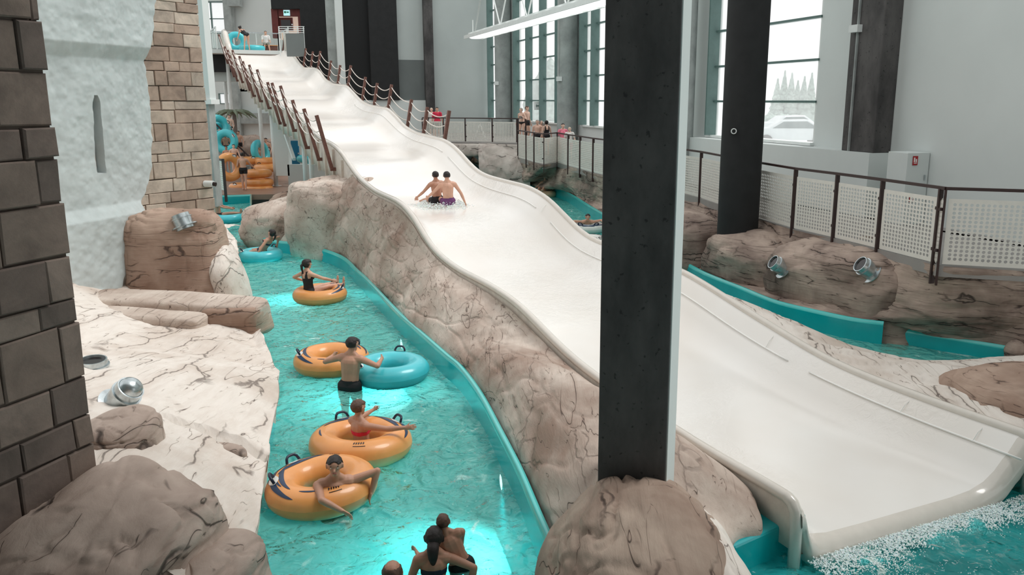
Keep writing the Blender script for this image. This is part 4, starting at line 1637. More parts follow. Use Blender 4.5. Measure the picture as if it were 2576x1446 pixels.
flat = lambda p: Vector((p.x, p.y, 0))
terrace_rail('white perforated railing with dark posts on the right hand terrace', [flat(p) for p in [RP[0]] + RP[2:10]], RZ, TZ, M['rail_brown'])
terrace_rail('white perforated railing from the pillar back to the raised corner', [flat(p) for p in RP[10:]], RZ, TZ, M['rail_brown'])
ur = [ony(x, 299, Y) for x, Y in ((1062, 44), (1115, 43.8), (1170, 43.4), (1238, 42.8), (1300, 42.3))]
terrace_rail('far white perforated railing on the raised terrace', [flat(p) for p in ur], 3.47, 2.3, M['rail_brown'], posts_down=.25, nz_=13)
o = terrace_rail('low railing descending the steps behind the couple', [flat(ony(1303, 300, 42.3)), flat(ony(1322, 300, 44.5))], 3.47, 2.3, M['rail_brown'], skip=(0,), posts_down=0)

# small A-frame board behind the far railing
ab = ony(1208, 352, 43.9)
af = thing('floor_board', 'white A-shaped floor sign behind the far railing', 'sign', (ab.x, ab.y, 2.3))
for s_ in (-1, 1):
    MB().bar((ab.x + s_ * .3, ab.y, 2.3), (ab.x, ab.y, 3.2), .05, .3, up=(0, 1, 0)).build('leaf', M['white_paint'], af)

# electric cabinet
t0 = wt(2300, 440)
cb = thing('fire_cabinet', 'white fire cabinet with red signs beside the dark column', 'cabinet', wpt(wt(2262, 440), 0, -.9))
cab0, cab1 = wt(2295, 440) , wt(2235, 440)
m = wall_box(cab0 - .5, cab0 + .12, TZ, 3.25, -.62, -.02); m.build('body', M['wall'], cb, bevel=.01)
fa = wpt(cab0 - .51, 2.6, -.32)
for (z, w, h) in ((3.08, .13, .2), (2.25, .13, .16)):
    q = wpt(cab0 - .515, z, -.42)
    s_ = MB().box(q, (w, .012, h), M=Matrix((WB, WA, Vector((0, 0, 1)))).transposed()).build('sign', M['red'], cb)
    for k, (dx, dz, ww, hh) in enumerate(((-.03, .02, .03, .1), (.02, .0, .03, .07), (0, -.06, .08, .015))):
        q2 = wpt(cab0 - .523, z + dz * .9, -.42 + dx)
        MB().box(q2, (ww, .006, hh), M=Matrix((WB, WA, Vector((0, 0, 1)))).transposed()).build('pictogram', M['sign_white'], s_)
q = wpt(cab0 - .52, 2.7, -.12)
MB().box(q, (.03, .02, .12), M=Matrix((WB, WA, Vector((0, 0, 1)))).transposed()).build('handle', M['steel'], cb)
# direction sign on a fin
sg = wpt(wt(1367, 266), 0, -.33)
z = ony(1367, 266, sg.y).z
o = MB().box((sg.x, sg.y, z), (.36, .03, .42), rz=math.radians(18)).build('direction_sign', M['white_paint'], None); tag(o, 'small white sign with an arrow on a green window fin', 'sign')
ORG[o] = Vector((0, 0, 0))
mm = MB().box((sg.x, sg.y - .03, z), (.16, .01, .05), rz=math.radians(18))
mm.add([(sg.x - .04, sg.y - .035, z + .09), (sg.x - .04, sg.y - .035, z - .09), (sg.x - .14, sg.y - .04, z)], [(0, 1, 2)])
mm.build('arrow', M['frame_green'], o)

# ================================================================ LIGHTING TRUSS
T0, T1 = ony(1190, 97, 44), ony(1560, -5, 26)
tr = thing('lighting_truss', 'white lamp-carrying beam hung with thin rods in front of the windows', 'truss', T0)
dT = (T1 - T0).normalized()
sT = dT.cross(Vector((0, 0, 1))).normalized()
MB().bar(T0 + Vector((0, 0, .2)), T1 + Vector((0, 0, .2)), .5, .12).build('beam', M['white_paint'], tr)
for s_ in (-1, 1):
    MB().bar(T0 + sT * .45 * s_ + Vector((0, 0, .05)), T1 + sT * .45 * s_ + Vector((0, 0, .05)), .05, .16).build('side_chord', M['white_paint'], tr)
L = (T1 - T0).length
n = 14
for k in range(n):
    c = T0 + dT * (L * (k + .5) / n)
    lm = MB()
    lm.lathe([(0, -.04), (.3, -.04), (.42, .0), (.45, .08), (.0, .1)], c, 18, Matrix((dT * 1.0, sT * .8, Vector((0, 0, 1)))).transposed())
    lm.build('lamp', M['white_lamp'], tr, smooth=True)
for k, f in enumerate((0.02, .28, .5, .75, .98)):
    c = T0 + dT * (L * f)
    for s_ in (-1, 1):
        MB().tube([c + Vector((0, 0, .2)), c + dT * (2.6 * s_ if k else 2.6) + Vector((0, 0, 3.2))], .035, 6).build('rod', M['white_paint'], tr)
MB().bar(T0 + Vector((0, 0, .1)), T0 + Vector((0, 0, .9)), .05).build('end_post', M['white_paint'], tr)
MB().bar(T0 + Vector((0, 0, 3.3)), T1 + Vector((0, 0, 3.3)), .2, .2).build('upper_chord', M['white_paint'], tr)

# ================================================================ SPOTLIGHTS ON THE ROCKS
def spotlight(p, ax, label, r=.14, h=.24, dome=False):
    ax = Vector(ax).normalized()
    x = ax.cross(Vector((0, 1, 0))).normalized(); y = ax.cross(x)
    Mx = Matrix((x, y, ax)).transposed()
    o = thing('spotlight', label, 'spotlight', p, group=None)
    MB().lathe([(0, -.1), (r * 1.05, -.1), (r * 1.05, h * .55), (r * 1.12, h * .56), (r * 1.12, h * .66), (r, h * .66), (r * .98, h), (r * .88, h), (r * .86, h - .05)], p, 28, Mx).build('housing', M['steel'], o, smooth=35)
    MB().lathe([(r * 1.0, -.02), (r * 1.45, -.03), (r * 1.45, -.05), (r * 1.0, -.06)], p, 28, Mx).build('flange', M['steel'], o, smooth=35)
    if dome:
        MB().lathe([(r * .9, h - .02), (r * .75, h + .05), (r * .45, h + .09), (0, h + .1)], p, 24, Mx).build('lens', M['steel'], o, smooth=True)
    else:
        MB().lathe([(r * .87, h - .03), (0, h - .03)], p, 24, Mx).build('lens', M['dark_glass'], o, smooth=True)
    return o


def hit(px, py):
    dg = bpy.context.evaluated_depsgraph_get(); dg.update()
    ok, loc, nn, ix, ob, mt = SC.ray_cast(dg, Vector((0, 0, CZ)), Vector(ray(px, py)).normalized())
    return loc.copy()


spotlight(hit(236, 925) - Vector((0, 0, .08)), (.05, -.1, 1), 'round steel spotlight with open dark top half hidden by the near tower', r=.17, h=.2)
spotlight(hit(300, 1012), (.55, -.15, .6), 'domed steel spotlight lying tilted on the pale rock slab', r=.15, h=.26, dome=True)
p = hit(462, 556) - Vector((0, 0, .06)); spotlight(p, (-.35, .1, .9), 'steel spotlight on top of the brown boulder by the buff tower', r=.17, h=.2)
p = hit(1960, 662) - Vector((-.07, 0, .10)); spotlight(p, (-.75, -.15, .5), 'left one of two angled steel spotlights on the flat-topped boulder', r=.15, h=.26)
p = hit(2180, 668) - Vector((-.07, 0, .10)); spotlight(p, (-.75, -.15, .5), 'right one of two angled steel spotlights on the flat-topped boulder', r=.16, h=.26)

# ================================================================ OUTDOORS
def conifer(p, h, r, label):
    o = thing('conifer', label, 'tree', p, group='conifers beyond the right window')
    m = MB()
    prof_ = []
    for k in range(9):
        f = k / 9
        prof_ += [(r * (1 - f) * 1.0, .3 + (h - .3) * f), (r * (1 - f) * .72, .3 + (h - .3) * (f + .09))]
    prof_.append((0, h))
    m.lathe(prof_, p, 12); m.build('foliage', M['tree'], o)
    MB().tube([p, p + Vector((0, 0, .6))], .12, 6).build('trunk', M['bark'], o)


for k, px in enumerate((1955, 1972, 1990, 2006, 2022, 2040)):
    p = ony(px, 232, 78 + (k % 2) * 3); p.z = 1.9
    conifer(p, [4.4, 5.2, 4.9, 4.3, 4.6, 5.0][k], 1.0, ['leftmost conifer in the row outside the right window', 'second conifer from the left, tallest in the row outside', 'third conifer from the left in the row outside', 'fourth conifer from the left, lowest in the row outside', 'fifth conifer from the left in the row outside', 'rightmost conifer in the row outside the right window'][k])
m = MB()
for k in range(40):
    px = 1930 + k * 3.1
    p = ony(px, 262, 70 + RNG.uniform(-2, 2)); p.z = 2.3
    s_ = RNG.uniform(.5, .9)
    m.lathe([(0, -.5), (s_, 0), (s_ * .8, s_ * .7), (0, s_ * 1.2)], p, 7)
o = m.build('hedge', M['tree'], None); tag(o, 'hedge coloured pale as if overexposed in front of the conifers', 'hedge', kind='stuff')  # pale hedge tone imitates the bright haze outdoors


def car(p, rz, label, s_=1.0):
    o = thing('car', label, 'car', p, rz)
    prof_ = [(-2.1, .35), (-2.15, .75), (-1.9, .95), (-1.2, 1.02), (-.6, 1.42), (.8, 1.45), (1.5, 1.0), (2.1, .9), (2.15, .4)]
    A_ = []
    for y in (-.85, -.8, .8, .85):
        q = 1 if abs(y) < .83 else .96
        A_.append([[x * q, y, .3 + (z - .3) * q] for x, z in prof_])
    m = MB(); m.grid(np.array(A_)); m.add([v for v in A_[0]], [tuple(range(9))]); m.add([v for v in A_[-1]], [tuple(range(8, -1, -1))])
    m.build('body', M['car'], o, local=True)
    for y in (-.87, .87):
        m = MB(); m.add([(-1.05, y, 1.0), (-.5, y, 1.34), (.7, y, 1.36), (1.3, y, 1.0)], [(0, 1, 2, 3)]); m.build('side_window', M['car_dark'], o, local=True, solid=.02)
        for x in (-1.35, 1.35):
            MB().tube([(x, y - .1, .33), (x, y + .05, .33)], .33, 13).build('wheel', M['tyre'], o, local=True)


p = ony(1990, 318, 46); car(Vector((p.x, p.y, 1.9)), -.15, 'silver parked car close outside the right window')
p = ony(1985, 283, 58); car(Vector((p.x, p.y, 1.9)), .1, 'silver parked car behind the nearer one outside')
# pale building and bare trees outside the far windows
bp = wpt(wt(1400, 250), 0, 30)
bl = thing('building', 'pale building with small square windows outside the far windows', 'building', Vector((bp.x, bp.y, 1.9)))
MBx = Matrix((WB, WA, Vector((0, 0, 1)))).transposed()
MB().box((bp.x + 6, bp.y + 10, 6.5), (10, 34, 9.2), M=MBx).build('wall', M['facade'], bl)
for i in range(9):
    for j in range(3):
        c = Vector((bp.x + 6, bp.y + 10, 0)) - WB * 5.05 + WA * (-15 + i * 3.7)
        f_ = MB().box((c.x, c.y, 3.9 + j * 2.9), (.12, 1.5, 1.4), M=MBx).build('window', M['facade_win'], bl)
for k, (px, h) in enumerate(((1352, 4.2), (1385, 5.5), (1425, 2.5))):
    p = ony(px, 262, 62); p.z = 1.9
    o = thing('bare_tree', ['pale round tree left of the tall one outside', 'tall pale tree outside the middle window pane', 'low pale shrub outside near the round column'][k], 'tree', p)
    MB().tube([p, p + Vector((0, 0, h * .5))], .15, 6).build('trunk', M['bark'], o)
    m = MB(); m.lathe([(0, .8), (h * .2, 1.3), (h * .26, h * .5), (h * .16, h * .8), (0, h)], p, 14); m.build('foliage', M['tree'], o, smooth=True)

# ================================================================ INFLATABLE RINGS
def ring_tube(label, loc, rz=0, tilt=(0, 0), R=.42, r=.19, mat='orange', group=None, handles=(.5, 2.6), stripes=True, n=44, seams=True, name='swim_ring', print_=False):
    rot = (Matrix.Rotation(rz, 3, 'Z') @ Matrix.Rotation(tilt[0], 3, 'X') @ Matrix.Rotation(tilt[1], 3, 'Y')).to_euler()
    o = thing(name, label, 'swim ring', loc, rot=rot, group=group)
    def tp(th, ph, rr=r):
        k = 1 + .012 * math.sin(14 * th)
        q = R + rr * k * math.cos(ph)
        return (q * math.cos(th), q * math.sin(th), rr * .92 * math.sin(ph))
    A = np.array([[tp(th, ph) for ph in np.linspace(0, 2 * math.pi, 21)] for th in np.linspace(0, 2 * math.pi, n, endpoint=False)])
    m = MB(); m.grid(A, closed_u=True); m.build('tube', M[mat], o, smooth=True, local=True)
    def patch(a, b, pc, w0, mt, nm, lift=.003, taper=True):
        G = []
        for s_ in np.linspace(0, 1, 22):
            w = w0 * (math.sin(math.pi * min(max(s_, .0), 1)) ** .6 if taper else 1) + .01
            G.append([tp(a + (b - a) * s_, pc(s_) + w * v, r + lift) for v in np.linspace(-1, 1, 5)])
        m = MB(); m.grid(np.array(G)); return m.build(nm, M[mt], o, smooth=True, local=True, fix=False)
    if stripes:
        for h in handles:
            patch(h - .95, h + .95, lambda s_: .72 + .35 * math.sin(math.pi * s_), .17, 'navy', 'print_stripe')
            patch(h - .75, h + .75, lambda s_: 1.35 + .25 * math.sin(math.pi * s_), .13, 'navy', 'print_stripe')
            patch(h + 1.0, h + 1.45, lambda s_: 1.3, .05, 'navy', 'print_stripe')
    if print_:
        for h0 in (1.9, 4.4):
            for k in range(5):
                patch(h0 + k * .055, h0 + k * .055 + .035, lambda s_: 1.25 + .09 * s_, .07, 'dark_glass', 'print_mark', .003, False)
            patch(h0, h0 + .27, lambda s_: 1.02, .012, 'dark_glass', 'print_mark', .003, False)
    for h in handles:
        patch(h - .22, h + .22, lambda s_: 1.15, .30, 'white_tube' if mat != 'white_tube' else 'navy', 'handle_patch', .006)
        pts = []
        for s_ in np.linspace(-1, 1, 9):
            p = tp(h + .17 * s_, 1.15, r + .004 + .085 * (1 - abs(s_) ** 4))
            pts.append(p)
        MB().tube(pts, .017, 8).build('handle', M['navy_handle'], o, smooth=True, local=True)
    return o


SKINS = {'a': plain('warm_skin', S(214, 166, 142), .5, var=.05, scale=5, sss=.06), 'b': plain('tanned_skin', S(190, 142, 118), .5, var=.05, scale=5, sss=.06), 'c': plain('fair_skin', S(230, 190, 170), .5, var=.05, scale=5, sss=.06)}
HAIRS = {'dark': plain('dark_hair', S(34, 26, 24), .55, var=.2, scale=20, bump=.5), 'brown': plain('brown_hair', S(92, 66, 52), .55, var=.2, scale=20, bump=.5), 'grey': plain('grey_hair', S(176, 170, 164), .6, var=.1, scale=20, bump=.5), 'fair': plain('fair_hair', S(214, 200, 180), .6, var=.1, scale=20, bump=.5)}
CLOTHS = {}


def cloth(name, c):
    if name not in CLOTHS:
        CLOTHS[name] = plain(name, c, .7, var=.06)
    return CLOTHS[name]


BLACK = cloth('black_swimwear', S(22, 20, 24)); REDC = cloth('red_pink_fabric', S(214, 40, 74)); PINKC = cloth('pink_fabric', S(238, 130, 150))
NAVYC = cloth('dark_blue_fabric', S(34, 40, 60)); GREENC = cloth('grey_green_fabric', S(120, 134, 128)); WHITEC = cloth('white_fabric', S(232, 228, 224)); PURP = cloth('purple_fabric', S(110, 60, 110)); KHAKI = cloth('camouflage_grey_fabric', S(128, 130, 118))
EYEW = plain('eye_white', S(236, 232, 228), .3, var=0); EYED = plain('dark_iris', S(36, 26, 22), .2, var=0); LIPS = plain('lip_skin', S(176, 104, 96), .5, var=.02)


def ik(root, tgt, l1, l2, pole):
    d = tgt - root
    D = min(max(d.length, .05), (l1 + l2) * .995)
    dn = d.normalized()
    end = root + dn * D
    a = (l1 * l1 - l2 * l2 + D * D) / (2 * D)
    h = math.sqrt(max(l1 * l1 - a * a, 0))
    p = pole - dn * pole.dot(dn)
    if p.length < 1e-4: p = Vector((0, 0, 1)) - dn * dn.z
    p.normalize()
    return root + dn * a + p * h, end


def capsule(m, a, b, ra, rb, n=12, wide=1.0, ax=None):
    a, b = Vector(a), Vector(b)
    d = b - a
    L = d.length
    d = d.normalized() if L > 1e-6 else Vector((0, 0, 1))
    x = Vector(ax) if ax is not None else (Vector((1, 0, 0)) if abs(d.x) < .9 else Vector((0, 1, 0)))
    x = (x - d * x.dot(d))
    if x.length < 1e-3: x = d.orthogonal()
    x.normalize(); y = d.cross(x)
    rings = []
    for k in range(5):
        t = -math.pi / 2 + math.pi / 2 * k / 4
        rings.append((a + d * (ra * math.sin(t)), max(ra * math.cos(t), ra * .02)))
    for k in range(1, 4):
        f = k / 4; rings.append((a.lerp(b, f), ra + (rb - ra) * f))
    for k in range(5):
        t = math.pi / 2 * k / 4
        rings.append((b + d * (rb * math.sin(t)), max(rb * math.cos(t), rb * .02)))
    vs = [p + x * (r * wide * math.cos(2 * math.pi * q / n)) + y * (r * math.sin(2 * math.pi * q / n)) for p, r in rings for q in range(n)]
    fs = []
    K = len(rings)
    for i in range(K - 1):
        for q in range(n):
            l = (q + 1) % n
            fs.append((i * n + q, i * n + l, (i + 1) * n + l, (i + 1) * n + q))
    fs.append(tuple(range(n - 1, -1, -1))); fs.append(tuple((K - 1) * n + q for q in range(n)))
    m.add(vs, fs)


def remesh(m, voxel, smooth):
    me = bpy.data.meshes.new('tmp'); me.from_pydata(m.v, [], m.f)
    o = bpy.data.objects.new('tmp', me); COL.objects.link(o)
    r = o.modifiers.new('r', 'REMESH'); r.mode = 'VOXEL'; r.voxel_size = voxel; r.adaptivity = 0
    if smooth:
        s_ = o.modifiers.new('s', 'SMOOTH'); s_.iterations = smooth; s_.factor = .5
    dg = bpy.context.evaluated_depsgraph_get()
    dg.update()
    out = bpy.data.meshes.new_from_object(o.evaluated_get(dg))
    bpy.data.objects.remove(o)
    return out


def person(label, loc, rz, P=(0, 0, .95), T=(0, 0, 1), F=None, hl=(-.3, .05, .85), hr=(.3, .05, .85), fl=(-.1, 0, .06), fr=(.1, 0, .06),
           head=(0, 1, 0), H=1.75, skin='a', hair='dark', style='short', wear='trunks', wcol=None, vox=.011, epl=(0, -1, -.3), epr=(0, -1, -.3), kp=(0, 1, .3), group=None, pitch=0, fem=False, face=True, top=None, C_up=None):
    s = H / 1.75
    o = thing('person', label, 'person', loc, rz, group=group)
    P = Vector(P); T = Vector(T).normalized()
    F = Vector(F) if F is not None else Vector((0, 1, 0))
    F = (F - T * F.dot(T)).normalized()
    R = F.cross(T).normalized()
    m = MB(); prims = []
    def cap(a, b, ra, rb, tg, wide=1.0, ax=None):
        a, b = Vector(a), Vector(b)
        capsule(m, a, b, ra * s, rb * s, 12, wide, ax); prims.append((a, b, ra * s, rb * s, tg))
    sw = (.165 if fem else .19) * s
    hw = .092 * s
    Cc = P + T * .46 * s
    cap(P - R * .065 * s, P + R * .065 * s, .115, .115, 'pelvis', .95, T)
    cap(P + T * .03 * s, P + T * .2 * s, .108 if fem else .112, .095 if fem else .108, 'belly', 1.25, R)
    cap(P + T * .2 * s, P + T * .37 * s, .097 if fem else .108, .112 if fem else .122, 'rib', 1.3, R)
    cap(Cc - R * (sw - .045 * s) - T * .03 * s, Cc + R * (sw - .045 * s) - T * .03 * s, .072, .072, 'yoke')
    if fem:
        for q in (-1, 1): cap(P + T * .33 * s + R * .065 * s * q + F * .07 * s, P + T * .33 * s + R * .065 * s * q + F * .085 * s, .055, .05, 'bust')
    hd = Vector(head).normalized()
    up = Vector(C_up).normalized() if C_up else (T * .35 + Vector((0, 0, 1)) * .65).normalized()
    up = (up - hd * up.dot(hd) * .9).normalized()
    hx = hd.cross(up).normalized(); hu = hx.cross(hd).normalized()
    nb = Cc + T * .02 * s
    Hc = nb + (T * .4 + hu * .6).normalized() * .172 * s + hd * .02 * s
    cap(nb, Hc - hu * .06 * s - hd * .01 * s, .058 if not fem else .048, .052 if not fem else .045, 'neck')
    cap(Cc - R * .09 * s, nb + (Hc - nb) * .35, .05, .045, 'neck'); cap(Cc + R * .09 * s, nb + (Hc - nb) * .35, .05, .045, 'neck')
    cap(Hc + hu * .02 * s - hd * .022 * s, Hc + hu * .02 * s + hd * .018 * s, .088, .084, 'head', .95, hx)
    cap(Hc - hu * .01 * s + hd * .03 * s, Hc - hu * .078 * s + hd * .048 * s, .066, .044, 'head', .95, hx)
    cap(Hc + hd * .092 * s + hu * .0 * s, Hc + hd * .112 * s - hu * .028 * s, .009, .014, 'head')
    for q in (-1, 1):
        cap(Hc + hx * .083 * s * q - hd * .005 * s + hu * .008 * s, Hc + hx * .084 * s * q - hd * .008 * s - hu * .025 * s, .016, .012, 'ear')
    bones = {}
    fr_ = max(.0082 * s, vox * .72)
    for q, ht, pole in ((-1, Vector(hl), Vector(epl)), (1, Vector(hr), Vector(epr))):
        sh = Cc + R * sw * q - T * .035 * s
        el, wr = ik(sh, ht, .285 * s, .25 * s, pole)
        bones['wr%d' % q] = wr
        cap(sh, sh.lerp(el, .3), .056, .05, 'arm'); cap(sh.lerp(el, .3), el, .05, .038, 'arm'); cap(el, el.lerp(wr, .35), .040, .040, 'arm'); cap(el.lerp(wr, .35), wr, .039, .026, 'arm')
        d = (wr - el).normalized()
        sd = d.cross(R * q + Vector((0, 0, .3))).normalized() if abs(d.dot(R)) < .9 else d.cross(F).normalized()
        nrm = d.cross(sd).normalized()
        if nrm.z > 0: nrm = -nrm                    # palm looks down
        sd = nrm.cross(d).normalized() * q
        pc = wr + d * .075 * s
        cap(wr + d * .01 * s, pc, .018, .017, 'hand', 2.1, sd)
        for k in range(4):
            a = pc + sd * (k - 1.5) * .021 * s
            L = (.038, .043, .041, .032)[k] * s
            d1 = (d + nrm * .25 + sd * (k - 1.5) * .06).normalized(); b = a + d1 * L
            d2 = (d + nrm * .75).normalized(); c = b + d2 * L * .85
            capsule(m, a, b, fr_, fr_ * .95, 8); capsule(m, b, c, fr_ * .95, fr_ * .8, 8); prims.append((a, c, fr_, fr_, 'hand'))
        a = wr + d * .025 * s - sd * .025 * s
        b = a + (d * .6 - sd * .8).normalized() * .035 * s; c = b + (d * .9 - sd * .3 + nrm * .3).normalized() * .028 * s
        capsule(m, a, b, fr_ * 1.15, fr_, 8); capsule(m, b, c, fr_, fr_ * .85, 8); prims.append((a, c, fr_, fr_, 'hand'))
    for q, ft in ((-1, Vector(fl)), (1, Vector(fr))):
        hp = P + R * hw * q - T * .02 * s
        kn, an = ik(hp, ft, .43 * s, .41 * s, Vector(kp))
        cap(hp, hp.lerp(kn, .45), .088, .078, 'thigh%d' % q); cap(hp.lerp(kn, .45), kn, .077, .052, 'knee')
        cap(kn, kn.lerp(an, .35), .052, .054, 'calf'); cap(kn.lerp(an, .35), an, .053, .034, 'calf')
        sh_ = (an - kn).normalized()
        fd = Vector(kp) - sh_ * Vector(kp).dot(sh_) if abs(Vector(kp).normalized().dot(sh_)) < .97 else Vector((0, 0, 1))
        fd.normalize()
        if an.z < .15 and abs(sh_.z) > .6: fd = Vector((fd.x, fd.y, 0)).normalized()
        hl_ = an + sh_ * .035 * s - fd * .03 * s
        cap(hl_, an + sh_ * .045 * s + fd * .10 * s, .032, .026, 'foot', 1.25, sh_.cross(fd)); cap(an + sh_ * .045 * s + fd * .10 * s, an + sh_ * .052 * s + fd * .17 * s, .024, .015, 'foot', 1.9, sh_.cross(fd))
    me = remesh(m, vox * s, 3)
    me.materials.clear(); me.materials.append(SKINS[skin])
    me.polygons.foreach_set('use_smooth', [True] * len(me.polygons))
    body = bpy.data.objects.new('body', me); link(body, o); ORG[body] = Vector((0, 0, 0))
    nv_ = len(me.vertices)
    V = np.zeros(nv_ * 3); me.vertices.foreach_get('co', V); V = V.reshape(-1, 3)
    N = np.zeros(nv_ * 3); me.vertices.foreach_get('normal', N); N = N.reshape(-1, 3)
    best = np.full(nv_, 1e9); tagi = np.zeros(nv_, int); tt = np.zeros(nv_)
    tags = sorted(set(p[4] for p in prims))
    for a, b, ra, rb, tg in prims:
        a_, b_ = np.array(a), np.array(b); d = b_ - a_; L2 = max(d @ d, 1e-9)
        t_ = np.clip(((V - a_) @ d) / L2, 0, 1)
        dist = np.linalg.norm(V - a_ - t_[:, None] * d, axis=1) - (ra + (rb - ra) * t_)
        k = dist < best
        best[k] = dist[k]; tagi[k] = tags.index(tg); tt[k] = t_[k]
    TG = np.array(tags)[tagi]
    h = (V - np.array(P)) @ np.array(T) / s
    fz = (V - np.array(P)) @ np.array(F) / s
    rx = (V - np.array(P)) @ np.array(R) / s
    faces = [tuple(p.vertices) for p in me.polygons]
    FA = np.array([f if len(f) == 4 else tuple(f) + (f[-1],) for f in faces])
    def shell(name, mask, off, mat, lump=0.0):
        mk = mask[FA].all(axis=1)
        if not mk.any(): return None
        use = FA[mk]; ids = np.unique(use)
        mp = -np.ones(nv_, int); mp[ids] = np.arange(len(ids))
        W = V[ids] + N[ids] * off
        if lump: W = W + N[ids] * (vnoise(V[ids] * 45, 3) * lump)[:, None]
        mb = MB(); mb.add(W.tolist(), [tuple(dict.fromkeys(mp[f].tolist())) for f in use])
        ob = mb.build(name, mat, o, smooth=True, local=True, fix=False)
        md = ob.modifiers.new('solid', 'SOLIDIFY'); md.thickness = off * 1.1; md.offset = -1
        return ob
    low = np.isin(TG, ['pelvis', 'belly', 'thigh-1', 'thigh1'])
    if wear == 'trunks':
        shell('swim_trunks', low & (h < .10) & ((TG != 'thigh-1') & (TG != 'thigh1') | (tt < .9)), .010 * s, wcol or BLACK)
    elif wear == 'briefs':
        shell('swim_briefs', low & (h < .08) & ((TG != 'thigh-1') & (TG != 'thigh1') | (tt < .12)), .007 * s, wcol or BLACK)
    elif wear == 'bikini':
        shell('bikini_bottom', low & (h < .06) & ((TG != 'thigh-1') & (TG != 'thigh1') | (tt < .12)), .006 * s, wcol or BLACK)
        shell('bikini_top', np.isin(TG, ['rib', 'bust', 'belly']) & (h > .28) & (h < (.345)) & (np.abs(rx) < .3), .006 * s, top or wcol or BLACK)
    elif wear == 'suit':
        core = np.isin(TG, ['pelvis', 'belly', 'rib', 'bust', 'yoke'])
        th_ = np.isin(TG, ['thigh-1', 'thigh1']) & (tt < .1)
        scoop = (h < .33) | ((np.abs(np.abs(rx) - .085) < .03) & (h < .56)) | ((fz > 0) & (h < .37))
        shell('swimsuit', (core & scoop) | th_, .007 * s, wcol or BLACK)
    elif wear == 'shirt':
        shell('shirt', np.isin(TG, ['pelvis', 'belly', 'rib', 'bust', 'yoke']) | ((TG == 'arm') & (h > .2)), .016 * s, top or WHITEC)
        shell('shorts', np.isin(TG, ['pelvis', 'thigh-1', 'thigh1', 'knee']) & (h < .08), .013 * s, wcol or KHAKI)
    hdm = (TG == 'head') | (TG == 'ear')
    q = V - np.array(Hc)
    qu = q @ np.array(hu) / s; qd = q @ np.array(hd) / s; qx = np.abs(q @ np.array(hx)) / s
    hm = hdm & (((qu > .052 - .25 * np.clip(qd, -.1, .05)) & (qd < .085)) | ((qd < -.005) & (qu > -.045))) & ~((TG == 'ear') & (qu < .02))
    if style == 'bald':
        hm = hdm & (qd < .02) & (qu < .07) & (qu > -.045) & (TG != 'ear')
    if style in ('long', 'pony', 'bun'):
        hm = (hdm | (TG == 'neck')) & (((qu > .05 - .4 * np.clip(qd, -.1, .05)) & (qd < .08)) | ((qd < .02) & (qu > -.085)))
    if style != 'none':
        ho = shell('hair', hm, (.014 if style in ('long', 'pony', 'bun') else .009) * s, HAIRS[hair], .004 * s)
        if style == 'pony' or style == 'long':
            pm = MB(); b0_ = Hc - hd * .085 * s + hu * (.02 if style == 'pony' else -.02) * s
            pm.tube([b0_, b0_ - hd * .05 * s - hu * .05 * s, b0_ - hd * .045 * s - hu * .14 * s, b0_ - hd * .02 * s - hu * .24 * s], [.03 * s, .034 * s, .026 * s, .008 * s] if style == 'pony' else [.06 * s, .062 * s, .05 * s, .02 * s], 10)
            pm.build('ponytail' if style == 'pony' else 'hair_length', HAIRS[hair], o, smooth=True, local=True)
        if style == 'bun':
            pm = MB(); capsule(pm, Hc - hd * .09 * s + hu * .06 * s, Hc - hd * .11 * s + hu * .07 * s, .036 * s, .034 * s); pm.build('hair_bun', HAIRS[hair], o, smooth=True, local=True)
    if face:
        for qq in (-1, 1):
            e = Hc + hx * .03 * s * qq + hd * .0895 * s + hu * .004 * s
            em = MB(); capsule(em, e - hx * .006 * s, e + hx * .006 * s, .0062 * s, .0062 * s, 8); eo = em.build('eye', EYEW, o, smooth=True, local=True)
            em = MB(); capsule(em, e + hd * .0028 * s, e + hd * .0040 * s, .0045 * s, .0040 * s, 8); em.build('iris', EYED, eo, smooth=True, local=True)
            em = MB(); capsule(em, e - hx * .014 * s + hu * .02 * s + hd * .002 * s, e + hx * .014 * s + hu * .02 * s + hd * .002 * s, .0045 * s, .004 * s, 6); em.build('eyebrow', HAIRS[hair], o, smooth=True, local=True)
        mm = Hc + hd * .090 * s - hu * .056 * s
        em = MB(); capsule(em, mm - hx * .018 * s, mm + hx * .018 * s, .006 * s, .006 * s, 8); em.build('mouth', LIPS, o, smooth=True, local=True)
    o['_hc'] = list(Hc)
    return o


def clean(o):
    if '_hc' in o: del o['_hc']
    return o


D2 = math.radians


def tl(w, loc, rz):
    v = Vector(w) - Vector(loc)
    return Matrix.Rotation(-rz, 3, 'Z') @ v

# ---------------------------------------------------------------- lazy river, near to far
W = 0.13          # height of a floating ring's centre above the water


def wl(px, py, z=W): return P3(px, py, z)


# near ring with the man leaning out of it
c7 = wl(810, 1222); ring_tube('orange ring nearest the camera with the dark-haired man leaning through it', c7, rz=D2(185), handles=(.25, -.75), R=.43, r=.195, tilt=(0, .04), print_=True)
q7 = P3(846, 1212, .38); q7.z = 0; r7 = D2(-160)
h7r, h7l = tl(P3(861, 1285, .14), q7, r7), tl(P3(934, 1238, .16), q7, r7)
person('dark-haired man leaning through the nearest orange ring, arms over its edge', tuple(q7), r7, P=(0, -.22, -.09), T=(0, .25, 1), hl=tuple(h7l), hr=tuple(h7r), fl=(-.2, -.95, -.5), fr=(.05, -1.0, -.42), head=(.15, 1, .05), H=1.72, skin='b', vox=.0072, epl=(-.5, -.1, 1), epr=(.9, -.3, .6), kp=(0, .3, -1))
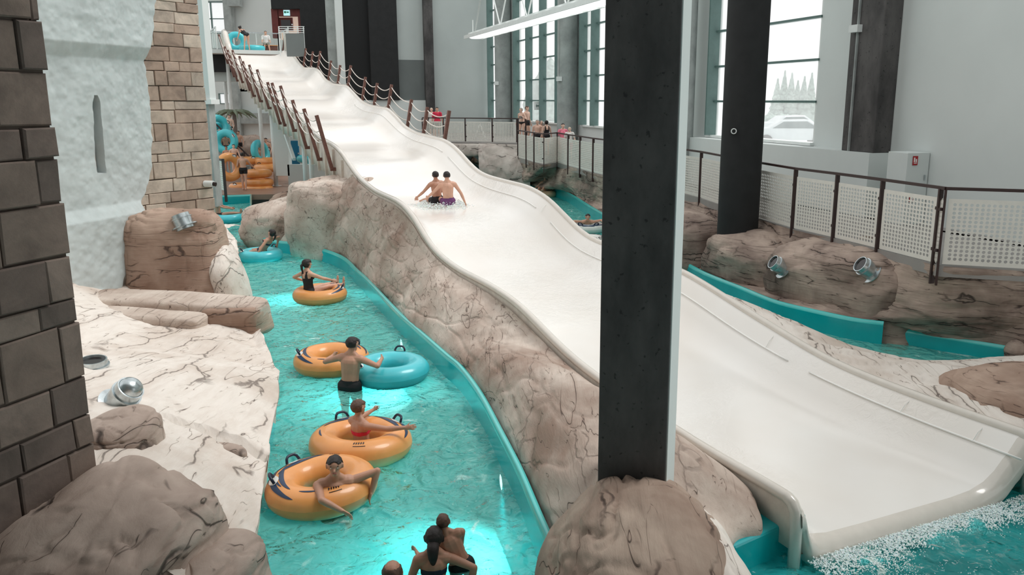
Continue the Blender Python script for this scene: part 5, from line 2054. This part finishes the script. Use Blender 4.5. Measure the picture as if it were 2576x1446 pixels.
# bracelet on his wrist
# woman with the pink strap
c6 = wl(908, 1112); ring_tube('large orange ring carrying the woman with the pink strap', c6, rz=D2(20), handles=(.35, 1.9), R=.45, r=.20, tilt=(-.03, .03), print_=True)
w6 = person('woman with short brown hair and pink strap sunk in an orange ring', (c6.x + .14, c6.y + .10, 0), D2(-42), P=(0, -.16, .02), T=(0, -.12, 1), hl=(-.36, .30, .36), hr=(.55, .12, .40), fl=(-.12, .30, -.62), fr=(.12, .30, -.62), head=(-.1, 1, 0), H=1.62, skin='b', hair='brown', style='short', wear='bikini', wcol=REDC, fem=True, vox=.008, kp=(0, 1, .3), epr=(.4, -.4, -1), epl=(-.4, -.4, -1))
# man standing between the two rings
cO = wl(835, 905); ring_tube('orange ring left of the standing man', cO, rz=D2(205), handles=(-.1, 3.6), R=.44, r=.19)
cB = wl(982, 930); ring_tube('turquoise blue ring right of the standing man', cB, rz=D2(30), handles=(.9, 3.2), R=.44, r=.19, mat='blue_tube', stripes=False)
pm_ = P3(876, 985, 0)
person('man with cropped dark hair standing waist deep between two rings, back to us', (pm_.x, pm_.y + .12, 0), D2(-8), P=(0, 0, .05), T=(.05, .12, 1), hl=(-.42, .38, .40), hr=(.46, .20, .44), fl=(-.13, 0, -.98), fr=(.13, .05, -.98), head=(.35, 1, -.15), H=1.78, skin='b', vox=.008, epr=(1, -.3, -.2), epl=(-1, 0, -.4), face=True)
# woman in black swimsuit
c4 = wl(805, 740); ring_tube('orange ring with the woman in the black swimsuit sitting in it', c4, rz=D2(-10), handles=(.25, 1.3), R=.42, r=.18)
person('woman with dark ponytail and black swimsuit sitting upright in an orange ring', (c4.x - .10, c4.y + .0, 0), D2(-42), P=(0, -.16, .22), T=(-.05, -.03, 1), hl=(-.38, -.05, .40), hr=(.30, .40, .40), fl=(-.12, .75, .28), fr=(.12, .72, .28), head=(.15, 1, 0), H=1.68, skin='a', style='pony', wear='suit', fem=True, vox=.0095, kp=(0, .3, 1), epl=(-.8, -.8, -.1), epr=(.8, -.5, -.6))
# reclining woman
c3 = wl(656, 641); ring_tube('pale topped turquoise ring with the reclining woman', c3, rz=D2(15), handles=(.8, 3.4), R=.42, r=.18, mat='blue_tube', stripes=False)
person('reclining dark-haired woman in dark bikini with legs over the ring edge', (c3.x + .02, c3.y, 0), D2(78), P=(0, -.02, .26), T=(0, -.62, .75), F=(0, .8, .6), hl=(-.52, -.10, .12), hr=(.45, -.25, .36), fl=(-.14, .82, .05), fr=(.12, .80, .12), head=(0, .7, .25), H=1.66, skin='b', style='pony', wear='bikini', wcol=NAVYC, fem=True, vox=.010, kp=(0, .2, 1), epl=(-1, 0, .2), epr=(1, -.2, 0))
# boy far ring
c1 = wl(575, 548); ring_tube('turquoise ring far up the river with a boy sitting in it', c1, rz=D2(0), handles=(.8, 3.2), R=.42, r=.18, mat='blue_tube', stripes=False)
person('short-haired boy sitting in the farthest turquoise ring facing right', (c1.x - .15, c1.y, 0), D2(-80), P=(0, -.2, .24), T=(0, -.05, 1), hl=(-.15, .45, .42), hr=(.15, .5, .42), fl=(-.1, .62, .30), fr=(.1, .62, .32), head=(0, 1, 0), H=1.6, skin='b', hair='brown', vox=.013, kp=(0, .3, 1))
p = P3(557, 588, 0); person('dark-haired swimmer with only the head above water by the far tower', (p.x, p.y, 0), D2(10), P=(0, 0, -.62), hl=(-.3, .3, -.3), hr=(.3, .3, -.3), fl=(-.1, -.3, -1.0), fr=(.1, -.3, -1.0), H=1.5, style='pony', vox=.014, skin='a', wear='trunks')
# three bathers at the bottom
p = P3(1088, 1452, 0); person('girl with long dark hair tied low, shoulders out of the water', (p.x, p.y, 0), D2(12), P=(0, 0, -.20), T=(.05, .05, 1), hl=(-.3, .15, -.22), hr=(.34, -.12, -.10), fl=(-.1, 0, -1.05), fr=(.1, 0, -1.05), head=(.2, 1, 0), H=1.58, style='long', skin='b', wear='bikini', wcol=NAVYC, fem=True, vox=.008, epr=(1, -.6, 0))
p = P3(1160, 1440, 0); person('small boy with cropped hair and dark trunks leaning left, back to us', (p.x, p.y + .05, 0), D2(10), P=(0, 0, .05), T=(-.42, .12, 1), hl=(-.42, .2, .12), hr=(.02, .35, .0), fl=(-.05, .05, -.7), fr=(.12, .05, -.7), head=(.1, 1, -.1), H=1.25, skin='b', hair='brown', vox=.008, wear='briefs')
p = P3(988, 1475, .2); person('man with thinning brown hair at the bottom edge, only his head in view', (p.x, p.y, 0), D2(5), P=(0, 0, -.32), hl=(-.3, .3, -.3), hr=(.3, .3, -.3), fl=(-.1, 0, -1.05), fr=(.1, 0, -1.05), head=(0, 1, -.1), H=1.72, hair='brown', style='bald', skin='b', vox=.008)

# ---------------------------------------------------------------- riders on the slide
t_r, _ = 0, 0
best = None
for k in range(600):
    t = 8 + k * .02
    q = slp(t, 1.55, zfl(t) + .05)
    dx, dy, dz = q.x, q.y, q.z - CZ
    cy = dy * cp - dz * sp; cz_ = dy * sp + dz * cp
    py = 723 - FPX * cz_ / cy
    if best is None or abs(py - 517) < best[0]: best = (abs(py - 517), t)
tR = best[1]
def slide_u(px, t):
    lo, hi = 0, SW
    for _ in range(40):
        mid = (lo + hi) / 2; q = slp(t, mid, zfl(t) + .1)
        cy = q.y * cp - (q.z - CZ) * sp
        if CX + FPX * q.x / cy < px: lo = mid
        else: hi = mid
    return lo
q = slp(tR, slide_u(1128, tR), zfl(tR) + .02)
person('rider on the slide with broad bare back, arms braced behind him', tuple(q), D2(22), P=(0, 0, .13), T=(-.05, -.05, 1), hl=(-.50, .35, .18), hr=(.46, -.05, .04), fl=(-.15, .8, -.02), fr=(.15, .8, -.02), head=(.1, 1, -.15), H=1.78, skin='a', wear='trunks', wcol=PURP, vox=.012, kp=(0, .3, 1), epr=(1, -.2, .3))
q = slp(tR + .45, slide_u(1100, tR + .45), zfl(tR + .45) + .02)
person('rider on the slide half hidden behind the broad-backed one, leaning left', tuple(q), D2(35), P=(0, 0, .13), T=(-.08, -.05, 1), hl=(-.45, .35, .14), hr=(.2, .35, .3), fl=(-.15, .8, -.02), fr=(.15, .8, -.02), head=(.2, 1, 0), H=1.7, skin='b', vox=.012, kp=(0, .3, 1))
pts = []
uc = slide_u(1120, tR)
for k in range(1500):
    a = RNG.uniform(0, 2 * math.pi); rr = .45 + abs(RNG.normal(0, .16))
    tt_, uu = tR + .25 + rr * 1.0 * math.cos(a), uc + rr * .95 * math.sin(a)
    hgt = .16 * max(0, 1 - (rr - .45) / .3) * RNG.uniform(0, 1)
    pts.append((slp(tt_, uu, zfl(tt_) + .01 + hgt), RNG.uniform(.004, .014)))
froth(pts, 'white splash around the two riders on the slide', 'splash', 'splash')

# ---------------------------------------------------------------- right channel
c = wl(1368, 487); ring_tube('tan ring with the reclining man in the channel behind the slide', c, rz=D2(20), handles=(.5, 2.9), R=.42, r=.18, mat='orange_pale')
person('short-haired man reclining in the tan ring in the channel, facing us', (c.x, c.y, 0), D2(165), P=(0, .0, .25), T=(0, -.5, .8), F=(0, .8, .5), hl=(-.45, .1, .38), hr=(.42, .15, .38), fl=(-.12, .75, .3), fr=(.12, .78, .3), head=(0, 1, .1), H=1.78, skin='a', wear='trunks', wcol=WHITEC, vox=.015, kp=(0, .3, 1))
c = wl(1478, 572); ring_tube('white topped tan ring partly behind the central pillar', c, rz=D2(-70), handles=(.2, -.9), R=.44, r=.18, mat='white_tube')
person('man with receding hair lying over the white ring, face towards us', (c.x, c.y + .15, 0), D2(180), P=(0, -.3, .10), T=(0, .8, .45), F=(0, .5, -.8), hl=(-.55, .35, .30), hr=(.45, .40, .25), fl=(-.15, -1.05, .0), fr=(.15, -1.05, .0), head=(0, 1, -.05), H=1.78, skin='a', vox=.011, epl=(-1, 0, .3), epr=(1, 0, .3), kp=(0, 0, -1))
c = P3(1482, 606, .12); o = ring_tube('white ring with black swirl print floating just behind the slide edge', c, rz=0, handles=(), R=.38, r=.17, mat='white_tube', stripes=False)
for k in range(16):
    th0 = k * 2 * math.pi / 16
    pts = []
    for s_ in np.linspace(0, 1, 12):
        th = th0 + .14 * math.cos(5.5 * s_) * (1 - s_ * .6); ph = 1.1 + .5 * math.sin(5.5 * s_) * (1 - s_ * .6)
        qq = .38 + .174 * math.cos(ph); pts.append((qq * math.cos(th), qq * math.sin(th), .174 * .92 * math.sin(ph)))
    MB().tube(pts, .010, 5).build('swirl_print', M['dark_glass'], o, local=True)
for k, (px, py, mat, lab) in enumerate(((1186, 396, 'orange_pale', 'pale ring farthest inside the cave mouth'), (1190, 405, 'orange_pale', 'tan ring floating in front of the cave mouth'), (1198, 419, 'orange_pale', 'tan ring nearest the slide edge by the cave mouth'))):
    c = wl(px, py); ring_tube(lab, c, rz=k, handles=(.3,), R=.42, r=.18, mat=mat, stripes=False, n=28)
    if k in (0, 2):
        person(['bather lying in the farthest ring at the cave mouth', '', 'dark-haired bather in the tan ring by the cave mouth'][k], (c.x, c.y, 0), D2(150 + 40 * k), P=(0, 0, .25), T=(0, -.5, .8), F=(0, .8, .5), hl=(-.45, .1, .38), hr=(.42, .15, .38), fl=(-.12, .75, .3), fr=(.12, .78, .3), head=(0, 1, .1), H=1.7, skin='a', vox=.022, kp=(0, .3, 1), face=False)

# ---------------------------------------------------------------- people on the terraces
def stand(label, px, Y, z, rz, **kw):
    p = ony(px, 300, Y)
    return person(label, (p.x, p.y, z), D2(rz), vox=kw.pop('vox', .017), **kw)


stand('woman in green-grey bikini top leaning at the raised railing corner', 1313, 43.6, 2.3, 150, wear='bikini', wcol=BLACK, top=GREENC, fem=True, hl=(-.3, .3, 1.2), hr=(.28, .1, .9), skin='c', style='bun', hair='grey', H=1.68, T=(0, .12, 1))
stand('tall shirtless man walking behind the woman at the raised railing corner', 1325, 44.8, 2.3, 235, skin='c', hair='brown', H=1.86, wear='trunks', wcol=BLACK)
stand('older shirtless man with grey hair standing behind the lower railing', 1352, 43.0, TZ, 170, skin='c', hair='grey', H=1.85, wear='trunks')
stand('fair-haired bather half hidden behind the older shirtless man', 1361, 44.6, TZ, 200, skin='c', hair='grey', H=1.68, wear='bikini', fem=True, style='bun')
stand('woman in black swimsuit with dark bun, back to us behind the railing', 1375, 42.6, TZ, 20, skin='c', hair='dark', style='bun', H=1.78, wear='suit', fem=True)
stand('woman in pink top with dark hair behind the white railing', 1416, 38.4, TZ, 190, skin='c', hair='dark', H=1.72, wear='shirt', top=PINKC, wcol=REDC, fem=True)
stand('white-haired child in pale clothes beside the woman in pink', 1433, 37.2, TZ, 170, skin='c', hair='fair', H=1.42, wear='shirt', top=WHITEC, wcol=PINKC)
stand('white-haired person behind the far end of the raised railing', 1086, 46.5, 2.3, 180, skin='c', hair='fair', H=1.62, wear='shirt', top=WHITEC, vox=.022, face=False)
stand('dark-haired person in red top behind the far end of the raised railing', 1100, 46.2, 2.3, 180, skin='a', hair='dark', H=1.72, wear='shirt', top=REDC, vox=.022, face=False)

# ---------------------------------------------------------------- top platform
q = slp(50.0, 1.2, 7.27); c = slp(50.2, 1.55, 7.27 + .19)
ring_tube('turquoise ring lying at the top of the slide in front of the bending woman', tuple(c), handles=(.3, 2), R=.6, r=.19, mat='blue_tube', stripes=False, n=32)
c = slp(50.9, .75, 7.27 + .62); ring_tube('turquoise ring standing upright behind the bending woman', tuple(c), rz=.4, tilt=(1.45, 0), R=.42, r=.18, mat='blue_tube', handles=(), stripes=False, n=28)
person('woman in black swimsuit bending over a ring at the top of the slide', tuple(slp(49.3, 1.15, 7.27)), D2(30), P=(0, -.1, .92), T=(-.35, .55, .45), F=(0, .5, -.7), hl=(-.5, .55, .42), hr=(.1, .6, .6), fl=(-.15, 0, .06), fr=(.15, 0, .06), head=(-.6, .7, -.3), H=1.72, skin='a', style='bun', wear='suit', fem=True, vox=.02, face=False, group=None)
st_ = slp(51.2, 2.55, 7.27)
bx = thing('bench_box', 'brown and orange box seat at the top platform', 'box', st_, rz=TH)
MB().box((0, 0, .22), (1.3, .55, .40)).build('box', M['post_brown'], bx, local=True, bevel=.02)
MB().box((0, 0, .435), (1.34, .6, .04)).build('lid', M['orange'], bx, local=True, bevel=.01)
person('lifeguard in pale shirt and camouflage shorts sitting on the platform box', tuple(st_), D2(200), P=(0, .05, .56), T=(0, -.08, 1), hl=(-.25, .35, .62), hr=(.25, .35, .62), fl=(-.18, .55, .06), fr=(.15, .55, .06), head=(0, 1, 0), H=1.75, wear='shirt', top=WHITEC, wcol=KHAKI, vox=.02, face=False, kp=(0, 1, .3))

# ---------------------------------------------------------------- far tube deck
DZ = .33
def dk(px, Y, z=DZ): p = ony(px, 300, Y); return Vector((p.x, p.y, z))


ORGG = 'orange rings stacked on the far deck'
for k, (px, py, Y, lab) in enumerate(((652, 476, 39.6, 'orange ring at the bottom of the far stack, half behind the rock'), (652, 459, 39.8, 'second orange ring from the bottom of the far stack'), (648, 436, 40.0, 'top orange ring of the near stack beside the far bather'), (625, 404, 43.5, 'orange ring on the back stack behind the standing bather'), (672, 406, 43.5, 'orange ring on the back stack close to the white wall'), (672, 422, 42.5, 'orange ring low in the back stack against the white wall'), (612, 470, 40.2, 'orange ring lying on the deck behind the standing bather'))):
    p = ony(px, py, Y)
    ring_tube(lab, tuple(p), rz=k * .7, R=.47, r=.20, handles=(.4 + k,), stripes=False, n=32, group=ORGG)
p = ony(577, 420, 38.3); ring_tube('orange ring held upright by the far bather', tuple(p), rz=D2(20), tilt=(D2(84), D2(25)), R=.46, r=.20, handles=(1.2,), stripes=False, n=36)
person('bather in black trunks standing on the far deck holding a ring upright', tuple(dk(602, 38.4)), D2(5), hl=(-.28, .25, 1.05), hr=(.42, .35, .95), skin='a', H=1.76, vox=.016, fl=(-.08, .05, .06), fr=(.08, -.1, .06), head=(-.1, 1, 0), wear='trunks')
for px, Y, z, H, rz, lab, kw in (
        (582, 41.0, DZ + .35, 1.5, 200, 'pale boy standing behind the upright orange ring', dict(skin='c')),
        (563, 41.5, DZ + .3, 1.35, 180, 'red-haired child low behind the upright ring', dict(skin='b', hair='brown')),
        (577, 47.0, 1.9, 1.7, 170, 'dark-haired bather on the stairs beside the turquoise ring', dict(skin='c')),
        (597, 46.0, 1.1, 1.6, 180, 'bather queueing halfway down the far stairs', dict(skin='a')),
        (563, 45.0, 1.0, 1.6, 190, 'bather queueing inside the lower turquoise ring', dict(skin='a', hair='brown')),
        (632, 46.0, DZ, 1.75, 160, 'long-haired bather in dark suit behind the white column', dict(skin='b', fem=True, wear='suit', style='long')),
        (648, 45.0, DZ, 1.65, 200, 'bather with brown hair between the column and the turquoise ring', dict(skin='b', hair='brown')),
        (665, 46.5, DZ + .3, 1.75, 180, 'dark-haired bather at the back near the white wall', dict(skin='a'))):
    person(lab, tuple(dk(px, Y, z)), D2(rz), H=H, vox=.024, face=False, hl=(-.3, .2, .95), hr=(.3, .2, 1.0), **kw)
for px, py, Y, tl, lab in ((549, 318, 45.5, (1.2, .5), 'turquoise ring carried upright high on the far stairs'), (568, 356, 44.5, (1.35, -.3), 'turquoise ring held upright lower on the far stairs'), (655, 383, 44, (1.2, .9), 'turquoise ring end showing behind the white column'), (556, 336, 46.2, (1.5, .2), 'turquoise ring behind the high one on the stairs')):
    ring_tube(lab, tuple(ony(px, py, Y)), rz=.3, tilt=tl, R=.46, r=.20, mat='blue_tube', handles=(.5,), stripes=False, n=30)
for px, py, lab in ((782, 399, 'turquoise ring on the upper shelf of the store under the slide'), (797, 412, 'turquoise ring on the lower shelf of the store under the slide')):
    ring_tube(lab, tuple(ony(px, py, 41.8)), R=.50, r=.20, mat='blue_tube', handles=(), stripes=False, n=30)
# stairs with dark rails and the platform the rings wait on
stt = thing('staircase', 'far stairs with dark rails where bathers queue with rings', 'staircase', dk(575, 46))
for k in range(8):
    p = dk(545 + k * 9, 46.5 - .1 * k, DZ + 1.7 - k * .2)
    MB().box((p.x, p.y, (p.z) / 2 + .1), (.62, 1.6, p.z - .2)).build('step', M['concrete'], stt)
ra, rb = dk(538, 45.4, 3.2), dk(625, 45.2, 1.3)
for k in range(6):
    p = ra.lerp(rb, k / 5)
    MB().bar((p.x, p.y, p.z - 1.05), p, .06).build('post', M['rail_brown'], stt)
MB().bar(ra, rb, .07).build('handrail', M['rail_brown'], stt)
# gate beside the tower
gt = thing('gate', 'white perforated gate with dark frame beside the buff tower', 'gate', dk(550, 35.5))
g0, g1 = ony(536, 400, 35.5), ony(563, 430, 34.2)
perforated((g0.x, g0.y), (g1.x, g1.y), .75, 1.95, 9, 12, M['panel'], gt)
MB().bar((g0.x, g0.y, 2.0), (g1.x, g1.y, 1.99), .07).build('top_rail', M['rail_brown'], gt)
MB().bar((g1.x, g1.y, .3), (g1.x, g1.y, 2.05), .09).build('post', M['rail_brown'], gt)
MB().bar((g0.x, g0.y, .3), (g0.x, g0.y, 2.05), .06).build('post', M['rail_brown'], gt)
# brown rocks and a palm behind the queue
boulder('dark brown rocks behind the queue near the white column', tuple(dk(640, 49, 1.2)), (1.6, .9, 1.2), M['rock_dark'], seed=201, amp=.2, n=30)
pal = thing('palm', 'small palm plant behind the turquoise ring on the stairs', 'plant', dk(590, 50, 2.4))
PG = plain('palm_leaf', S(120, 132, 112), .7, var=.1)
for k in range(12):
    a = k * .52; L = 1.3
    pts = [Vector((0, 0, 1.2)) + Vector((math.cos(a) * L * f, math.sin(a) * L * f, .7 * f - 1.0 * f * f)) for f in np.linspace(0, 1, 6)]
    MB().tube(pts, [.05, .12, .12, .1, .06, .01], 4).build('leaf', PG, pal, local=True)
MB().tube([(0, 0, -2.1), (0, 0, 1.2)], .12, 8).build('trunk', M['bark'], pal, local=True)

for o in list(bpy.data.objects):
    clean(o)

# ---------------------------------------------------------------- lamps set in the river wall below water level
def pool_lamp(px, py, label, side):
    p = P3(px, py, .16)
    j = int(np.argmin(np.linalg.norm(PR[:, :2] - np.array([p.x, p.y]), axis=1)))
    q = Vector(PR[j])
    d = Vector(PR[min(j + 1, len(PR) - 1)]) - Vector(PR[max(j - 1, 0)]); d.normalize()
    n_ = Vector((d.y, -d.x, 0))
    if n_.x > 0: n_ = -n_
    o = thing('pool_lamp', label, 'lamp', (q.x, q.y, -.18))
    Mx = Matrix((d, Vector((0, 0, 1)).cross(n_).cross(n_), n_)).transposed()
    x_ = d; y_ = n_.cross(x_)
    Mx = Matrix((x_, y_, n_)).transposed()
    MB().lathe([(0, .03), (.10, .03), (.11, .0)], (q.x, q.y, -.18), 18, Mx).build('lens', M['white_lamp'], o, smooth=True)
    MB().lathe([(.10, .035), (.13, .03), (.14, -.01)], (q.x, q.y, -.18), 18, Mx).build('bezel', M['steel'], o, smooth=True)
    ld = bpy.data.lights.new('lamp_light', 'SPOT'); ld.energy = 520; ld.spot_size = D2(110); ld.spot_blend = 1; ld.color = (.9, 1, .98); ld.shadow_soft_size = .1
    lo = bpy.data.objects.new('lamp_light', ld); COL.objects.link(lo); lo.parent = o
    lo.location = n_ * .12
    lo.rotation_euler = (n_ + Vector((0, 0, -1.7))).to_track_quat('-Z', 'Y').to_euler()
    return o


pool_lamp(1228, 1158, 'lit underwater lamp in the near part of the river wall', 1)
pool_lamp(980, 822, 'lit underwater lamp in the river wall behind the standing man', 1)
pool_lamp(722, 640, 'lit underwater lamp in the far bend of the river wall', 1)
